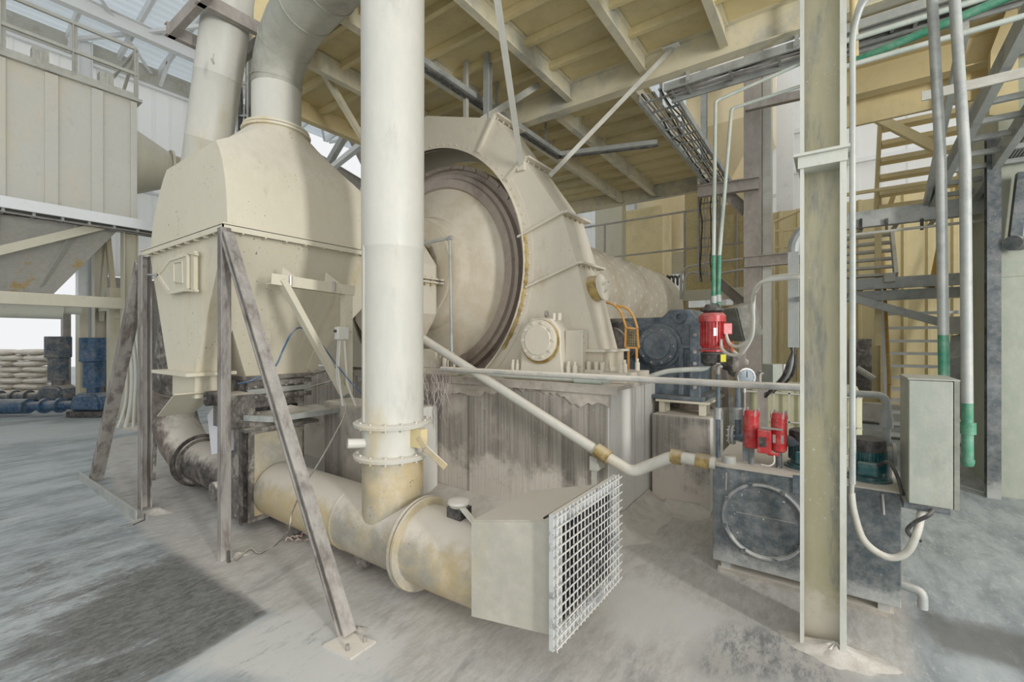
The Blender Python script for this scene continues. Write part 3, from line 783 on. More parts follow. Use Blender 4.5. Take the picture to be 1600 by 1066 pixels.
# V-shaped stiffening folds on the long side
def on_side(px, py, off=.0):
    # the long side slopes inward: solve by iteration
    u = -4.1
    for _ in range(6):
        p = U(px, py, u); u = body_u(p.z)[1]+off
    return U(px, py, u)
def strip(b_, pl, th):
    P = [on_side(*p) for p in pl]; n = (P[1]-P[0]).cross(P[2]-P[0]).normalized()
    if n.x < 0: n = -n
    b_.extr(P, n*th)
sb = B(); strip(sb, [(497, 462), (520, 462), (478, 560), (466, 553)], .012); strip(sb, [(526, 462), (548, 465), (490, 582), (478, 575)], .02); strip(sb, [(420, 480), (430, 478), (440, 560), (428, 575)], .006)
obj('fold', sb, CREAM, t, smooth=False)
f = obj('outlet_flange', B().box((-5.36, 1.50, 1.43), (-4.5, 1.90, 1.46)), CREAM, t, smooth=False)
f = obj('outlet_chute', B().box((-5.2, 1.62, 1.22), (-4.66, 1.80, 1.43)), CREAM, t, smooth=False)
obj('chute_lip', B().extr([vec(-5.2, 1.5, 1.02), vec(-4.62, 1.45, 1.27), vec(-4.62, 1.80, 1.27), vec(-5.2, 1.80, 1.02)], (0, 0, .012)), CREAM_CLEAN, f, smooth=False)
# inspection door on the near face
dp = [V(270, 400, VN), V(310, 396, VN), V(310, 452, VN), V(272, 460, VN), V(257, 429, VN)]
dp = [V(*p, VN) for p in ((276, 407), (304, 398), (304, 452), (275, 458), (257, 431))]
f = obj('inspection_door', B().extr([p+vec(0, -.05, 0) for p in dp], (0, .05, 0)), CREAM_CLEAN, t, smooth=False)
bb = B()
for i in range(5): bb.beam(dp[i]+vec(0, -.045, 0), dp[(i+1) % 5]+vec(0, -.045, 0), 'B', .03, .035)
obj('door_frame', bb, CREAM, f, smooth=False)
for a, c in (((302, 396), (318, 399)), ((302, 455), (318, 455))): obj('hinge', B().beam(V(*a, VN)+vec(0, -.05, 0), V(*c, VN)+vec(0, -.05, 0), 'B', .03, .018), CREAM_CLEAN, f, smooth=False)
obj('hinge_bar', B().beam(V(312, 394, VN)+vec(0, -.04, 0), V(312, 458, VN)+vec(0, -.04, 0), 'B', .06, .03), CREAM_CLEAN, f, smooth=False)
obj('latch', B().cyl(V(239, 430, VN)+vec(0, -.04, 0), V(260, 431, VN)+vec(0, -.04, 0), .008).box(V(252, 434, VN)+vec(0, -.06, 0), V(257, 428, VN)+vec(0, -.01, 0)), GREYST, f)
hr = [V(*p, VN)+vec(0, -.055, 0) for p in ((284, 412), (296, 410), (297, 443), (285, 442), (283, 440), (283, 414), (284, 412))]
obj('door_handle', B().tube(hr, .006, 6), CREAM_CLEAN, f)
# spigot flange and bent duct
f = obj('spigot_flange', B().lathe((CX, CY, 3.89), (0, 0, 1), [(0, .25), (0, .325), (.02, .33), (.03, .315), (.03, .25)], 48, False).lathe((CX, CY, 3.925), (0, 0, 1), [(0, .235), (0, .315), (.025, .315), (.025, .235)], 48, False), CREAM, t)
t = thing('bent_duct', 'grey-cream duct curving from the dome top up towards the tall pipe', 'duct', (CX, CY, 3.95))
def seg(p, q, r0, r1, m, name='duct_section'):
    o = obj(name, B().cyl(p, q, r0, r1, n=40), m, t); return o
EP = [vec(CX, CY, 4.38), vec(CX, CY, 4.46), vec(CX+.06, CY-.005, 4.63), vec(CX+.20, CY-.02, 4.77), vec(CX+.42, CY-.05, 4.85), vec(-4.0, 2.30, 4.88), vec(-3.6, 2.26, 4.89), vec(-2.88, 2.2, 4.89)]
ER = [.236, .238, .243, .25, .256, .262, .265, .268]
obj('vertical_section', B().cyl(vec(CX, CY, 3.94), vec(CX, CY, 4.38), .235, n=40), PIPE, t)
obj('elbow', B().tube(EP[:6], ER[:6], 40), ELBOW, t)
obj('upper_section', B().tube(EP[5:], ER[5:], 40), ELBOW, t)
for k in (1, 3, 5, 6):
    dd = ((EP[k]-EP[k-1]).normalized()+(EP[k+1]-EP[k]).normalized()).normalized()
    obj('seam', B().ring(EP[k], dd, ER[k]-.02, ER[k]+.008, .012, 40), ELBOW, t)

# dark machinery between outlet and box: slide gate, rotary valve
t = thing('slide_gate', 'rusty dark slide gate assembly bolted under the large hopper outlet', 'gate', (-4.9, 2.3, 1.2))
obj('gate_frame', B().box((-5.25, 1.98, 1.36), (-4.55, 2.72, 1.40)), MOTTLE, t, smooth=False)
obj('gate_body', B().box((-5.15, 2.05, 1.08), (-4.62, 2.62, 1.36)), MOTTLE, t, smooth=False)
for i, z in enumerate((1.31, 1.24, 1.17)):
    obj('guide_rail', B().beam((-4.6, 2.03, z), (-4.6, 2.68, z+.01), 'C', .04, .05, .008), GREYST if i == 1 else MOTTLE, t, smooth=False)
bb = B()
for i in range(6):
    for z in (1.29, 1.19): bb.cyl((-4.60, 2.1+i*.1, z), (-4.565, 2.1+i*.1, z), .011, n=6)
obj('bolt', bb, STEEL, t)
obj('bellows', B().box((-5.08, 2.1, .95), (-4.68, 2.58, 1.08)), DARK, t, smooth=False)
for i in range(2): obj('push_rod', B().cyl(V(485, 585+i*20, 2.66), V(545, 570+i*18, 3.0), .01, n=8), MOTTLE, t)
tp = [Z(388, 652, 1.08), Z(470, 668, 1.08), Z(548, 655, 1.08), Z(470, 640, 1.08)]
one('catch_tray', B().extr([vec(-4.56, 1.78, 1.03), vec(-4.02, 2.0, 1.03), vec(-4.02, 2.72, 1.03), vec(-4.56, 2.72, 1.03)], (0, 0, .02)).beam((-4.56, 1.78, 1.045), (-4.02, 2.0, 1.045), 'B', .02, .05).beam((-4.02, 2.0, 1.045), (-4.02, 2.72, 1.045), 'B', .02, .05),
    GREYST, 'thin grey steel tray sticking out below the slide gate', 'tray', smooth=False)
q = V(341, 623, 1.74)
t = thing('rotary_valve', 'dusty rotary valve with a round black end cover beside the vertical leg', 'valve', q)
obj('valve_body', B().box((q.x-.17, 1.76, .955), (q.x+.18, 1.98, 1.26)), MOTTLE, t, bevel=.01, smooth=False)
f = obj('end_cover', B().cyl((q.x-.07, 1.76, q.z), (q.x-.07, 1.67, q.z), .066, n=28), DARK, t)
obj('shaft', B().cyl((q.x-.07, 1.67, q.z), (q.x-.07, 1.64, q.z), .016, n=10), STEEL, f)
obj('canvas_sleeve', B().hexa([(q.x-.30, 1.80, .66), (q.x-.14, 1.80, .70), (q.x-.14, 1.95, .70), (q.x-.34, 1.95, .66)], [(q.x-.40, 1.80, 1.02), (q.x-.17, 1.80, 1.18), (q.x-.17, 1.95, 1.18), (q.x-.40, 1.95, 1.02)]), mat('sleeve_cloth', (206, 208, 214), None, dust=.3), t, smooth=False)
one('dust_heap', B().blob((-4.42, 2.05, .95), (.13, .14, .11), seed=3).blob((-4.38, 2.3, .95), (.1, .13, .07), seed=5), DUSTM, 'small heap of pale powder on the steel box lid', 'dust', kind='stuff')
one('dust_heap', B().blob((-4.4, 2.35, 1.05), (.12, .3, .05), seed=4), DUSTM, 'thin drift of pale powder on the grey tray', 'dust', kind='stuff')

# bracket frame in front of the hopper side and its junction box
t = thing('bracket_frame', 'cream angle-iron triangular bracket fixed to the hopper side', 'bracket', (-3.75, 2.2, 1.2))
uB = -3.78
a, c, dn = U(420, 436, uB), U(550, 455, uB), U(549, 614, uB)
obj('top_angle', B().beam(a, c, 'L', .09, .09, .012, up=(0, 0, 1)), CREAM, t, smooth=False)
obj('upright', B().beam(c+vec(0, -.06, 0), vec(c.x, c.y-.06, dn.z), 'L', .08, .08, .012), CREAM, t, smooth=False)
obj('diagonal', B().beam(a+vec(.03, .09, 0), vec(dn.x+.03, dn.y-.10, dn.z), 'C', .08, .05, .01), CREAM, t, smooth=False)
for p in ((452, 436), (520, 445)):
    f = obj('gusset', B().extr([U(p[0]-13, p[1]-0, uB+.02), U(p[0]+17, p[1]+3, uB+.02), U(p[0]-11, p[1]-19, uB-.1)], (.008, 0, 0)), CREAM, t, smooth=False)
    obj('bolt', B().cyl(U(p[0]+2, p[1]-5, uB+.05), U(p[0]+2, p[1]+10, uB+.05), .014, n=8), STEEL, t)
q = U(534, 521, uB+.1)
t = thing('junction_box', 'small white plastic junction box on the bracket upright', 'junction box', q)
obj('box_body', B().cbox(q, (.06, .12, .12)), WHITEPL, t, bevel=.01)
obj('gland', B().cyl(q+vec(.0, -.075, .02), q+vec(0, -.05, .02), .014, n=10), DARK, t)
for i, (x0, x1, x2) in enumerate(((531, 529, 536), (538, 541, 556), (528, 526, 540))):
    obj('cable', B().tube(smooth_path([U(x0, 532, uB+.1), U(x1, 575, uB+.1), U(x1+2, 600, uB+.12), U(x2, 634, uB+.14)], 5), .011 if i < 2 else .005, 8), WHITEPL, t)
one('blue_hose', B().tube(smooth_path([D(372, 600, 3.9), D(395, 594, 3.9), D(428, 575, 3.95), D(443, 545, 3.98), D(455, 522, 3.95), D(468, 512, 4.1), D(485, 520, 4.1), D(500, 535, 4.15), D(530, 575, 4.1), D(556, 606, 4.0), D(575, 622, 4.1)], 5), .008, 8), BLUEHOSE, 'thin blue air hose looping across the hopper outlets', 'hose')

# ---------------------------------------------------------------- legs under the hopper
def leg(name, p, q, w, h, m, lab, **k): return one(name, B().beam(p, q, 'B', w, h), m, lab, 'support leg', k.get('group'), smooth=False)
c0 = vec(UR+.03, VN-.03, 2.6)
f0 = Z(366, 868, 0)
t = thing('hopper_prop', 'upright weathered square steel tube under the near corner of the hopper rim', 'support leg', f0)
obj('tube', B().beam((c0.x, c0.y, 0), (c0.x, c0.y, 2.64), 'B', .075, .075), RUSTLEG, t, bevel=.006, smooth=False)
obj('anchor_bolt', B().cyl((c0.x+.08, c0.y, 0), (c0.x+.08, c0.y, .09), .012, n=8), DARK, t)
f1 = Z(543, 995, 0)
t = thing('slanting_prop', 'long slanting weathered leg ending on the floor plate in front', 'support leg', f1)
obj('tube', B().beam((f1.x, f1.y, .01), c0+vec(.05, 0, -.02), 'C', .08, .07, .012), RUSTLEG, t, smooth=False)
pl = [Z(505, 1010, 0), Z(548, 1032, 0), Z(588, 1005, 0), Z(546, 990, 0)]
f = obj('foot_plate', B().extr(pl, (0, 0, .012)), mat('dusted_plate', (190, 186, 178), (160, 156, 150), dust=.8), t, smooth=False)
bb = B()
for p in ((570, 1004), (543, 1017)): q = Z(*p, .01); bb.cyl(q, q+vec(0, 0, .035), .011, n=6)
obj('bolt', bb, STEEL, f)
lc = vec(UL-.02, VN-.03, 2.6)
t = thing('hopper_prop', 'upright weathered channel leg below the far near-side corner of the hopper', 'support leg', lc)
obj('tube', B().beam((lc.x+.02, lc.y, 0), (lc.x+.02, lc.y, 2.62), 'C', .11, .09, .012, up=(0, 1, 0)), RUSTLEG, t, smooth=False)
f2 = Z(150, 750, 0)
t = thing('slanting_prop', 'slanting grey channel leg leaning from the floor angle to the hopper corner', 'support leg', f2)
obj('tube', B().beam(f2, lc+vec(-.04, 0, -.05), 'C', .12, .08, .012), RUSTLEG, t, smooth=False)
a, c = Z(130, 748, 0), Z(222, 812, 0)
t = thing('floor_angle', 'long rusty steel angle lying on the floor between the two left legs', 'angle', a)
obj('angle_bar', B().beam(a+vec(0, 0, .05), c+vec(0, 0, .05), 'L', .1, .1, .012), GREYST, t, smooth=False)
obj('wire_end', B().tube(smooth_path([Z(208, 820, .01), Z(222, 814, .01), Z(226, 812, .03), Z(226, 803, .08)], 4), .005, 6), DARK, t)
for i, (x, y, s, n_) in enumerate(((372, 868, .10, 'foot of the upright leg'), (246, 800, .16, 'foot of the far upright leg'), (560, 985, .07, 'foot of the slanting leg'))):
    p = Z(x, y, -.005); one('dust_mound', B().blob(p, (s*1.3, s, s*.28), seed=i), DUSTM, 'low mound of pale dust round the '+n_, 'dust', kind='stuff')
# loose cable from junction box to the floor
cp = [U(541, 634, uB+.14), D(536, 655, 3.7), D(500, 720, 3.5), D(478, 755, 3.45), D(457, 800, 3.5), D(450, 830, 3.45), Z(430, 852, .015), Z(405, 865, .012), Z(392, 858, .012), Z(375, 870, .012), Z(368, 876, .012)]
one('loose_cable', B().tube(smooth_path(cp, 6), .006, 6), mat('dusty_cable', (104, 98, 92), None, dust=.5), 'thin grey cable hanging from the junction box down to the floor', 'cable')
bb = B()
for i in range(7):
    a_ = random.random()*6; q = Z(446+i*5, 846-(i % 3)*4, .012)
    bb.tube(smooth_path([q, q+vec(.03*math.cos(a_), .03*math.sin(a_), .02), q+vec(.05*math.sin(a_), .04, .005)], 4), .006, 6)
one('rag', bb, mat('rag_cloth', (150, 120, 110), None, dust=.4), 'small crumpled rag and wire ends on the floor below the duct', 'rag')

# ================================================================ CONCRETE PEDESTALS
def lump(b, lo, hi, nz=1): return b.box(lo, hi)
PT = 1.30
bb = B().box((-3.25, 3.72, 0), (-1.61, 5.75, PT))
t = one('concrete_pedestal', bb, CONC, 'tall board-marked concrete pedestal under the pinion bearing and gear guard', 'pedestal', bevel=.02, smooth=False)
def crust(b, pts, seed, amp=.03):
    """a ragged band of caked powder hanging over an edge"""
    return b
bb = B(); rnd = random.Random(3)
xs = [-5.2+i*.04 for i in range(91)]
top = [vec(x, 3.70, PT+.005) for x in xs]; zc = 0; bot = []
for i, x in enumerate(xs):
    zc = 0.6*zc+rnd.uniform(-.03, .03); k = .10+.06*math.sin(x*3.1)+zc
    bot.append(vec(x, 3.705, PT-max(.02, k)))
for i in range(len(xs)-1):
    bb.extr([top[i], top[i+1], bot[i+1], bot[i]], (0, .018, 0))
one('powder_crust', bb, mat('powder_crust', (190, 182, 170), (164, 156, 145), .4, .6, 5, dust=0), 'ragged crust of caked powder along the top of the concrete pedestal face', 'powder crust', kind='stuff', smooth=False)
bb = B().box((-5.3, 3.74, 0), (-3.25, 4.0, PT))
one('concrete_wall_block', bb, CONC, 'concrete front wall of the mill pit behind the tall pipe', 'concrete wall', smooth=False)
bb = B().box((-7.2, 4.0, 0), (-5.3, 5.75, PT)).box((-7.2, 3.74, 0), (-5.3, 4.0, PT))
one('concrete_pedestal', bb, CONC, 'concrete pedestal on the far side of the mill pit', 'pedestal', smooth=False)
one('concrete_block', B().box((-4.3, 2.65, 0), (-3.45, 3.0, 1.12)).box((-4.6, 3.0, 0), (-3.7, 3.72, 1.0)), CONC, 'lower rough-topped concrete block between the slide gate and the tall pipe', 'concrete block', bevel=.03, smooth=False)
# steel sole plate on the pedestal, its front lip overhanging
one('sole_plate', B().box((-5.2, 3.66, PT+.006), (-1.50, 4.75, PT+.045)).box((-5.2, 3.66, PT-.03), (-1.5, 3.675, PT+.006)), mat('dusty_plate', (168, 160, 150), (140, 132, 122), dust=.8), 'dust-covered steel sole plate capping the tall concrete pedestal', 'plate', smooth=False)
one('concrete_pedestal', B().box((-1.58, 4.79, 0), (-0.985, 5.80, .96)), CONC, 'lower concrete pedestal under the blue gearbox', 'pedestal', bevel=.02, smooth=False)
one('dust_drift', B().drift((-1.6, 3.6, 0), (-1.6, 5.0, 0), (1, 0, 0), .16, .38, seed=1), DUSTM, 'drift of pale powder banked against the end of the tall concrete pedestal', 'dust', kind='stuff')
one('dust_drift', B().drift((-1.5, 4.78, 0), (-.98, 4.78, 0), (0, -1, 0), .09, .3, 24, seed=2), DUSTM, 'drift of pale powder at the foot of the lower gearbox pedestal', 'dust', kind='stuff')
one('dust_drift', B().drift((-5.2, 3.73, 0), (-1.55, 3.73, 0), (0, -1, 0), .10, .4, 60, seed=3), DUSTM, 'drift of pale powder along the foot of the tall concrete pedestal face', 'dust', kind='stuff')

# ================================================================ BALL MILL
AX, AZ = -4.30, 2.60
mill = thing('ball_mill', 'huge cylindrical grinding mill with a flanged round head and bolted shell', 'mill', (AX, 4.3, AZ))
Y = (0, 1, 0)
obj('shell', B().lathe((AX, 4.35, AZ), Y, [(0, 1.10), (.3, 1.08), (.31, 1.06), (8.1, 1.06), (8.25, .9), (8.35, .5)], 72), MILLM, mill)
bb = B(); 
for k in range(22):
    v = 4.8+k*.34
    for j in range(16):
        a = math.radians(-60+j*14.0+(k % 2)*7)
        c = vec(AX+1.06*math.sin(a+PI/2)*1.0, v, AZ+1.06*math.cos(a+PI/2)) if False else vec(AX+1.055*math.cos(a), v, AZ+1.055*math.sin(a))
        n = vec(math.cos(a), 0, math.sin(a)); bb.lathe(c, n, [(0, .07), (.012, .055), (.02, .02)], 8)
obj('liner_bolts', bb, MILLM, mill)
# head: dished disc, hub and the stepped rim
obj('head', B().lathe((AX, 4.30, AZ), Y, [(-.40, .55), (-.36, .62), (-.32, .70), (-.20, .74), (-.02, 1.14), (.0, 1.16), (.06, 1.16)], 96, False), MILLM, mill)
bb = B()
for i in range(9):
    a = i*2*PI/9+.2; c = vec(AX+.93*math.cos(a), 4.19, AZ+.93*math.sin(a)); bb.cbox(c, (.09, .05, .05))
obj('rim', B().lathe((AX, 4.30, AZ), Y, [(-.02, 1.14), (-.05, 1.16), (-.05, 1.26), (-.01, 1.28), (-.01, 1.33), (.06, 1.345), (.06, 1.40), (.02, 1.41), (.02, 1.455), (.12, 1.46), (.12, 1.1)], 96, False), RIM, mill)
obj('hub', B().lathe((AX, 4.30, AZ), Y, [(-.46, .30), (-.46, .46), (-.42, .50), (-.42, .56), (-.38, .60), (-.30, .60), (-.28, .5)], 64, False), OCHRE, mill)
obj('hub_ring', B().ring((AX, 3.86, AZ), Y, .40, .66, .04, 64), MILLM, mill)
obj('girth_gear', B().lathe((AX, 4.45, AZ), Y, [(0, 1.2), (0, 1.44), (.04, 1.46), (.18, 1.46), (.2, 1.2)], 96, False), GEARRED, mill)
bb = B()
for i in range(40):
    a = i*2*PI/40; bb.cyl((AX+1.43*math.cos(a), 4.32, AZ+1.43*math.sin(a)), (AX+1.43*math.cos(a), 4.30, AZ+1.43*math.sin(a)), .02, n=6)
obj('rim_bolts', bb, RIM, mill)

# ---- gear guard: polygonal sheet casing round the girth gear
guard = thing('gear_guard', 'huge cream polygonal gear guard arching over the mill rim', 'gear guard', (AX, 4.05, PT))
GX = -4.27
outer = [(2.50, PT+.05), (2.415, 1.60), (2.17, 2.505), (2.0, 3.04), (1.54, 3.69), (1.13, 4.27), (.02, 4.62)]
out = [(GX+x, z) for x, z in outer]+[(GX-x, z) for x, z in outer[-2::-1]]
GR = 1.56; V0, V1 = 4.05, 4.52
ang = [math.atan2(z-AZ, x-GX) for x, z in out]
NS = 96; a_lo = math.atan2(PT+.05-AZ, 1.0)
def ray_out(a):
    dx, dz = math.cos(a), math.sin(a); best = 9
    for i in range(len(out)-1):
        x1, z1 = out[i][0]-GX, out[i][1]-AZ; x2, z2 = out[i+1][0]-GX, out[i+1][1]-AZ
        ex, ez = x2-x1, z2-z1; den = dx*ez-dz*ex
        if abs(den) < 1e-9: continue
        tt = (x1*ez-z1*ex)/den; ss = (x1*dz-z1*dx)/den
        if tt > 0 and -1e-6 <= ss <= 1+1e-6: best = min(best, tt)
    return best
aS = math.atan2(PT+.05-AZ, 2.49)+.004; aE = PI-aS
angs = sorted(set([aS+(aE-aS)*i/NS for i in range(NS+1)]+[a for a in ang if aS < a < aE]))
def plate(v, th):
    b_ = B(); inn = b_.pts([vec(GX+GR*math.cos(a), v, AZ+GR*math.sin(a)) for a in angs]); o_ = b_.pts([vec(GX+ray_out(a)*math.cos(a), v, AZ+ray_out(a)*math.sin(a)) for a in angs])
    i2 = b_.pts([x.co+Vector((0, th, 0)) for x in inn]); o2 = b_.pts([x.co+Vector((0, th, 0)) for x in o_])
    for i in range(len(angs)-1):
        b_.face([inn[i], inn[i+1], o_[i+1], o_[i]]); b_.face([i2[i], o2[i], o2[i+1], i2[i+1]])
        b_.face([inn[i], i2[i], i2[i+1], inn[i+1]]); b_.face([o_[i], o_[i+1], o2[i+1], o2[i]])
    # legs of the guard below the ring run down to the plate
    for s, k in ((1, 0), (-1, -1)):
        x_o = GX+s*2.5; x_i = GX+s*1.22
        a = angs[0] if s == 1 else angs[-1]
        pi_ = vec(GX+GR*math.cos(a), v, AZ+GR*math.sin(a)); po = vec(GX+ray_out(a)*math.cos(a), v, AZ+ray_out(a)*math.sin(a))
        b_.extr([pi_, po, vec(x_o, v, PT+.05), vec(GX+s*math.sqrt(GR**2-(AZ-PT-.05)**2) if GR > AZ-PT-.05 else GX+s*.85, v, PT+.05), vec(GX+s*GR*math.cos(-.62), v, AZ-GR*math.sin(.62))], (0, th, 0))
    return b_
obj('front_plate', plate(V0, .012), GUARD, guard)
obj('rear_plate', plate(V1, .012), GUARD, guard)
bb = B()
for i in range(len(out)-1):
    a, c = out[i], out[i+1]
    n = Vector((c[1]-a[1], 0, -(c[0]-a[0]))).normalized()*.012
    if i < 6: pass
    bb.extr([vec(a[0], V0, a[1]), vec(c[0], V0, c[1]), vec(c[0], V1+.012, c[1]), vec(a[0], V1+.012, a[1])], n)
obj('outer_band', bb, GUARD, guard, smooth=False)
# flanged joints across band and face
for i in (2, 3, 4, 5, len(out)-6, len(out)-4):
    x, z = out[i]; d = Vector((x-GX, 0, z-AZ)).normalized()
    if i in (2, 3): d = Vector((1, 0, .32)).normalized()
    rin = GR+.06
    q_o = Vector((x, 0, z))+d*.05
    q_i = Vector((GX, 0, AZ))+(Vector((x, 0, z))-Vector((GX, 0, AZ))).normalized()*rin
    if i in (2, 3): q_i = Vector((x, 0, z))-d*(.55 if i == 3 else .62)
    f = obj('joint_flange', B().beam(vec(q_i.x, V0-.02, q_i.z), vec(q_o.x, V0-.02, q_o.z), 'B', .022, .05, up=(0, 1, 0)).beam(vec(q_o.x, V0-.03, q_o.z), vec(q_o.x, V1+.05, q_o.z), 'B', .09, .022), GUARD, guard, smooth=False)
    bb = B()
    for j in range(4): c = vec(q_o.x-.02, V0+.05+j*.11, q_o.z); bb.cyl(c-vec(0, 0, .03), c+vec(0, 0, .03), .012, n=6)
    obj('bolt', bb, OCHRE if i == 3 else GUARD, f)
f = obj('ring_angle', B().lathe((GX, V0, AZ), Y, [(-.05, GR), (-.05, GR+.012), (-.006, GR+.012), (-.006, GR+.10), (0, GR+.10), (0, GR)], 96, False), GUARD, guard)
bb = B(); bb.bolts((GX, V0-.006, AZ), (0, -1, 0), GR+.055, 60, .010, .014, -.5, PI+.5)
obj('bolt', bb, GUARD, f)
obj('grease_seal', B().tube([vec(GX+(GR+.02)*math.cos(a), V0-.012, AZ+(GR+.02)*math.sin(a)) for a in [-.64+k*.02 for k in range(42)]], [.022+.006*math.sin(k*1.3)+.004*math.sin(k*3.1) for k in range(42)], 8), OCHRE, guard)
obj('foot_flange', B().box((GX+1.7, V0-.1, PT+.30), (GX+2.52, V1+.05, PT+.33)), GUARD, guard, smooth=False) if False else None
q = V(925, 453, V0+.2); 
hp_ = U(932, 452, -1.98)
f = obj('hatch_cover', B().cyl(hp_+vec(-.10, 0, 0), hp_+vec(.06, 0, .015), .13, n=32), OCHRE, guard)
obj('hatch_lid', B().cyl(hp_+vec(.06, 0, .015), hp_+vec(.075, 0, .018), .14, n=32), GUARD, f)
obj('handle', B().tube(smooth_path([hp_+vec(.09, -.03, .03), hp_+vec(.12, -.01, .07), hp_+vec(.12, .03, .06), hp_+vec(.11, .02, .0), hp_+vec(.09, 0, -.04)], 4), .006, 6), STEEL, f)
f = obj('base_flange', B().box((-2.40, V0-.06, 1.63), (-1.76, V1+.1, 1.655)), GUARD, guard, smooth=False)
obj('base_box', B().box((-2.36, V0-.02, PT+.05), (-1.80, V1+.04, 1.63)), mat('rust_streaked_paint', (196, 188, 166), (150, 104, 50), .58, .66, 3, 3, dust=.2), guard, smooth=False)

# stays from the guard to the deck
def rod(name, p, q, lab, w=.05, kind='L', m=GREYPAINT, cat='stay', grp=None):
    return one(name, B().beam(p, q, kind, w, w, .008), m, lab, cat, grp, smooth=False)
pa = V(815, 258, V0-.01)
t = thing('deck_stay', 'pale angle-iron stay slanting steeply from the guard shoulder up past the deck', 'stay', pa)
obj('bar', B().beam(pa, V(776, -14, 2.9), 'L', .06, .06, .01), GREYPAINT, t, smooth=False)
obj('end_plate', B().cbox(pa+vec(0, .0, -.02), (.09, .05, .09)), GUARD, t, smooth=False)
pa = V(858, 276, V0+.3); pb = Z(1050, 76, DZ-.02)
t = thing('deck_stay', 'slanting angle-iron stay from the guard edge to a fixing plate whitened as if daylit', 'stay', pa)
obj('bar', B().beam(pa, pb, 'L', .05, .05, .008), GREYPAINT, t, smooth=False)
obj('fixing_plate', B().cbox(pb+vec(0, 0, .0), (.2, .16, .012)), WHITEST, t, smooth=False)  # its white stands in for daylight coming through a hole in the deck
pa = V(762, 188, V0+.3); pb = V(762, 50, V0+.3)
rod('guard_hanger', pa, vec(pa.x, pa.y, DZ), 'thicker upright hanger between the guard peak and the deck', .08, 'I', GREYST)
pa = V(728, 187, V0+.25); rod('guard_hanger', pa+vec(0, 0, .0), vec(pa.x, pa.y, DZ), 'thin flat upright hanger beside the thicker hanger above the guard', .05, 'B', GREYPAINT)
pa = V(750, 190, V0+.2); pb = Z(840, 134, DZ-.1)
rod('guard_brace', pa, pb, 'short pale brace rising from the guard peak to a deck joist', .08, 'L')
rod('deck_brace', D(480, 70, 5.6), D(566, 215, 6.4), 'pale angle brace under the deck just behind the tall pipe', .07, 'L', DECKBEAM)
rod('roof_brace', D(512, 268, 9.5), D(566, 225, 8.2), 'white angle bar crossing the bright gap beside the dome', .1, 'L', WHITEST)
rod('roof_brace', D(506, 268, 10), D(552, 190, 9.6), 'dark grey tube leaning in the bright gap beside the dome', .12, 'B', GREYST)
one('roof_truss', B().beam(D(470, 240, 15), D(620, 330, 15), 'I', .3, .6, .03).beam(D(545, 190, 14), D(600, 300, 14), 'I', .3, .5, .03), TAUPE, 'brown-grey steel truss members seen through the gap behind the dome', 'truss', smooth=False)

# ---- feed hood on the mill inlet
fx = -3.98
t = thing('feed_hood', 'cream feed hood box standing in front of the mill hub', 'feed hood', (-4.3, 3.5, PT))
bx0, bx1 = -4.75, -3.78
prof = [(bx0, 1.98), (bx0, 2.55), (bx0+.12, 2.85), (-4.3, 3.02), (-4.02, 2.92), (bx1, 2.62), (bx1, 2.05), (-4.02, 1.72), (-4.02, PT+.05), (-4.5, PT+.05), (-4.5, 1.72)]
obj('hood_body', B().extr([vec(x, 3.35, z) for x, z in prof], (0, .42, 0)), GUARD, t, smooth=False)
f = obj('mid_flange', B().box((bx0-.03, 3.31, 2.40), (bx1+.06, 3.83, 2.42)).box((bx0-.03, 3.31, 2.44), (bx1+.06, 3.83, 2.46)), GUARD, t, smooth=False)
bb = B()
for i in range(5): c = vec(bx1+.03, 3.36+i*.1, 2.37); bb.cyl(c, c+vec(0, 0, .1), .012, n=6)
for i in range(7): c = vec(bx0+.05+i*.15, 3.33, 2.37); bb.cyl(c, c+vec(0, 0, .1), .012, n=6)
obj('bolt', bb, OCHRE, f)
q = V(672, 388, 3.3)
obj('inspection_lid', B().cyl(vec(-3.92, 3.36, 2.82), vec(-3.88, 3.30, 2.86), .12, n=28), GUARD, t)
# pillow blocks for the trunnion on the pit wall
t = thing('trunnion_bearing', 'dusty bearing base with upright bolts at the foot of the feed hood', 'bearing', (-4.1, 3.8, PT))
obj('base', B().box((-4.9, 3.70, PT+.046), (-3.40, 3.98, PT+.12)).box((-4.6, 3.72, PT+.12), (-3.75, 3.95, PT+.34)), GUARD, t, bevel=.01, smooth=False)
bb = B()
for x in (-3.68, -3.55): bb.cyl((x, 3.8, PT+.12), (x, 3.8, PT+.24), .03, n=8).cyl((x, 3.8, PT+.24), (x, 3.8, PT+.30), .018, n=8)
obj('bolt', bb, GUARD, t)
t = thing('standpipe', 'thin grey L-shaped lubrication standpipe in front of the mill head', 'pipe', V(706, 560, 3.66))
P = [V(654, 382, 3.6), V(703, 372, 3.66), V(706, 570, 3.66)]
obj('pipe', B().tube(corner_path([P[0], P[1], P[2]+vec(0, 0, -.02)], .03), .018, 10), GREYST, t)
obj('elbow', B().cyl(P[1]+vec(-.02, 0, 0), P[1]+vec(.03, 0, 0), .027, n=10), GREYST, t)

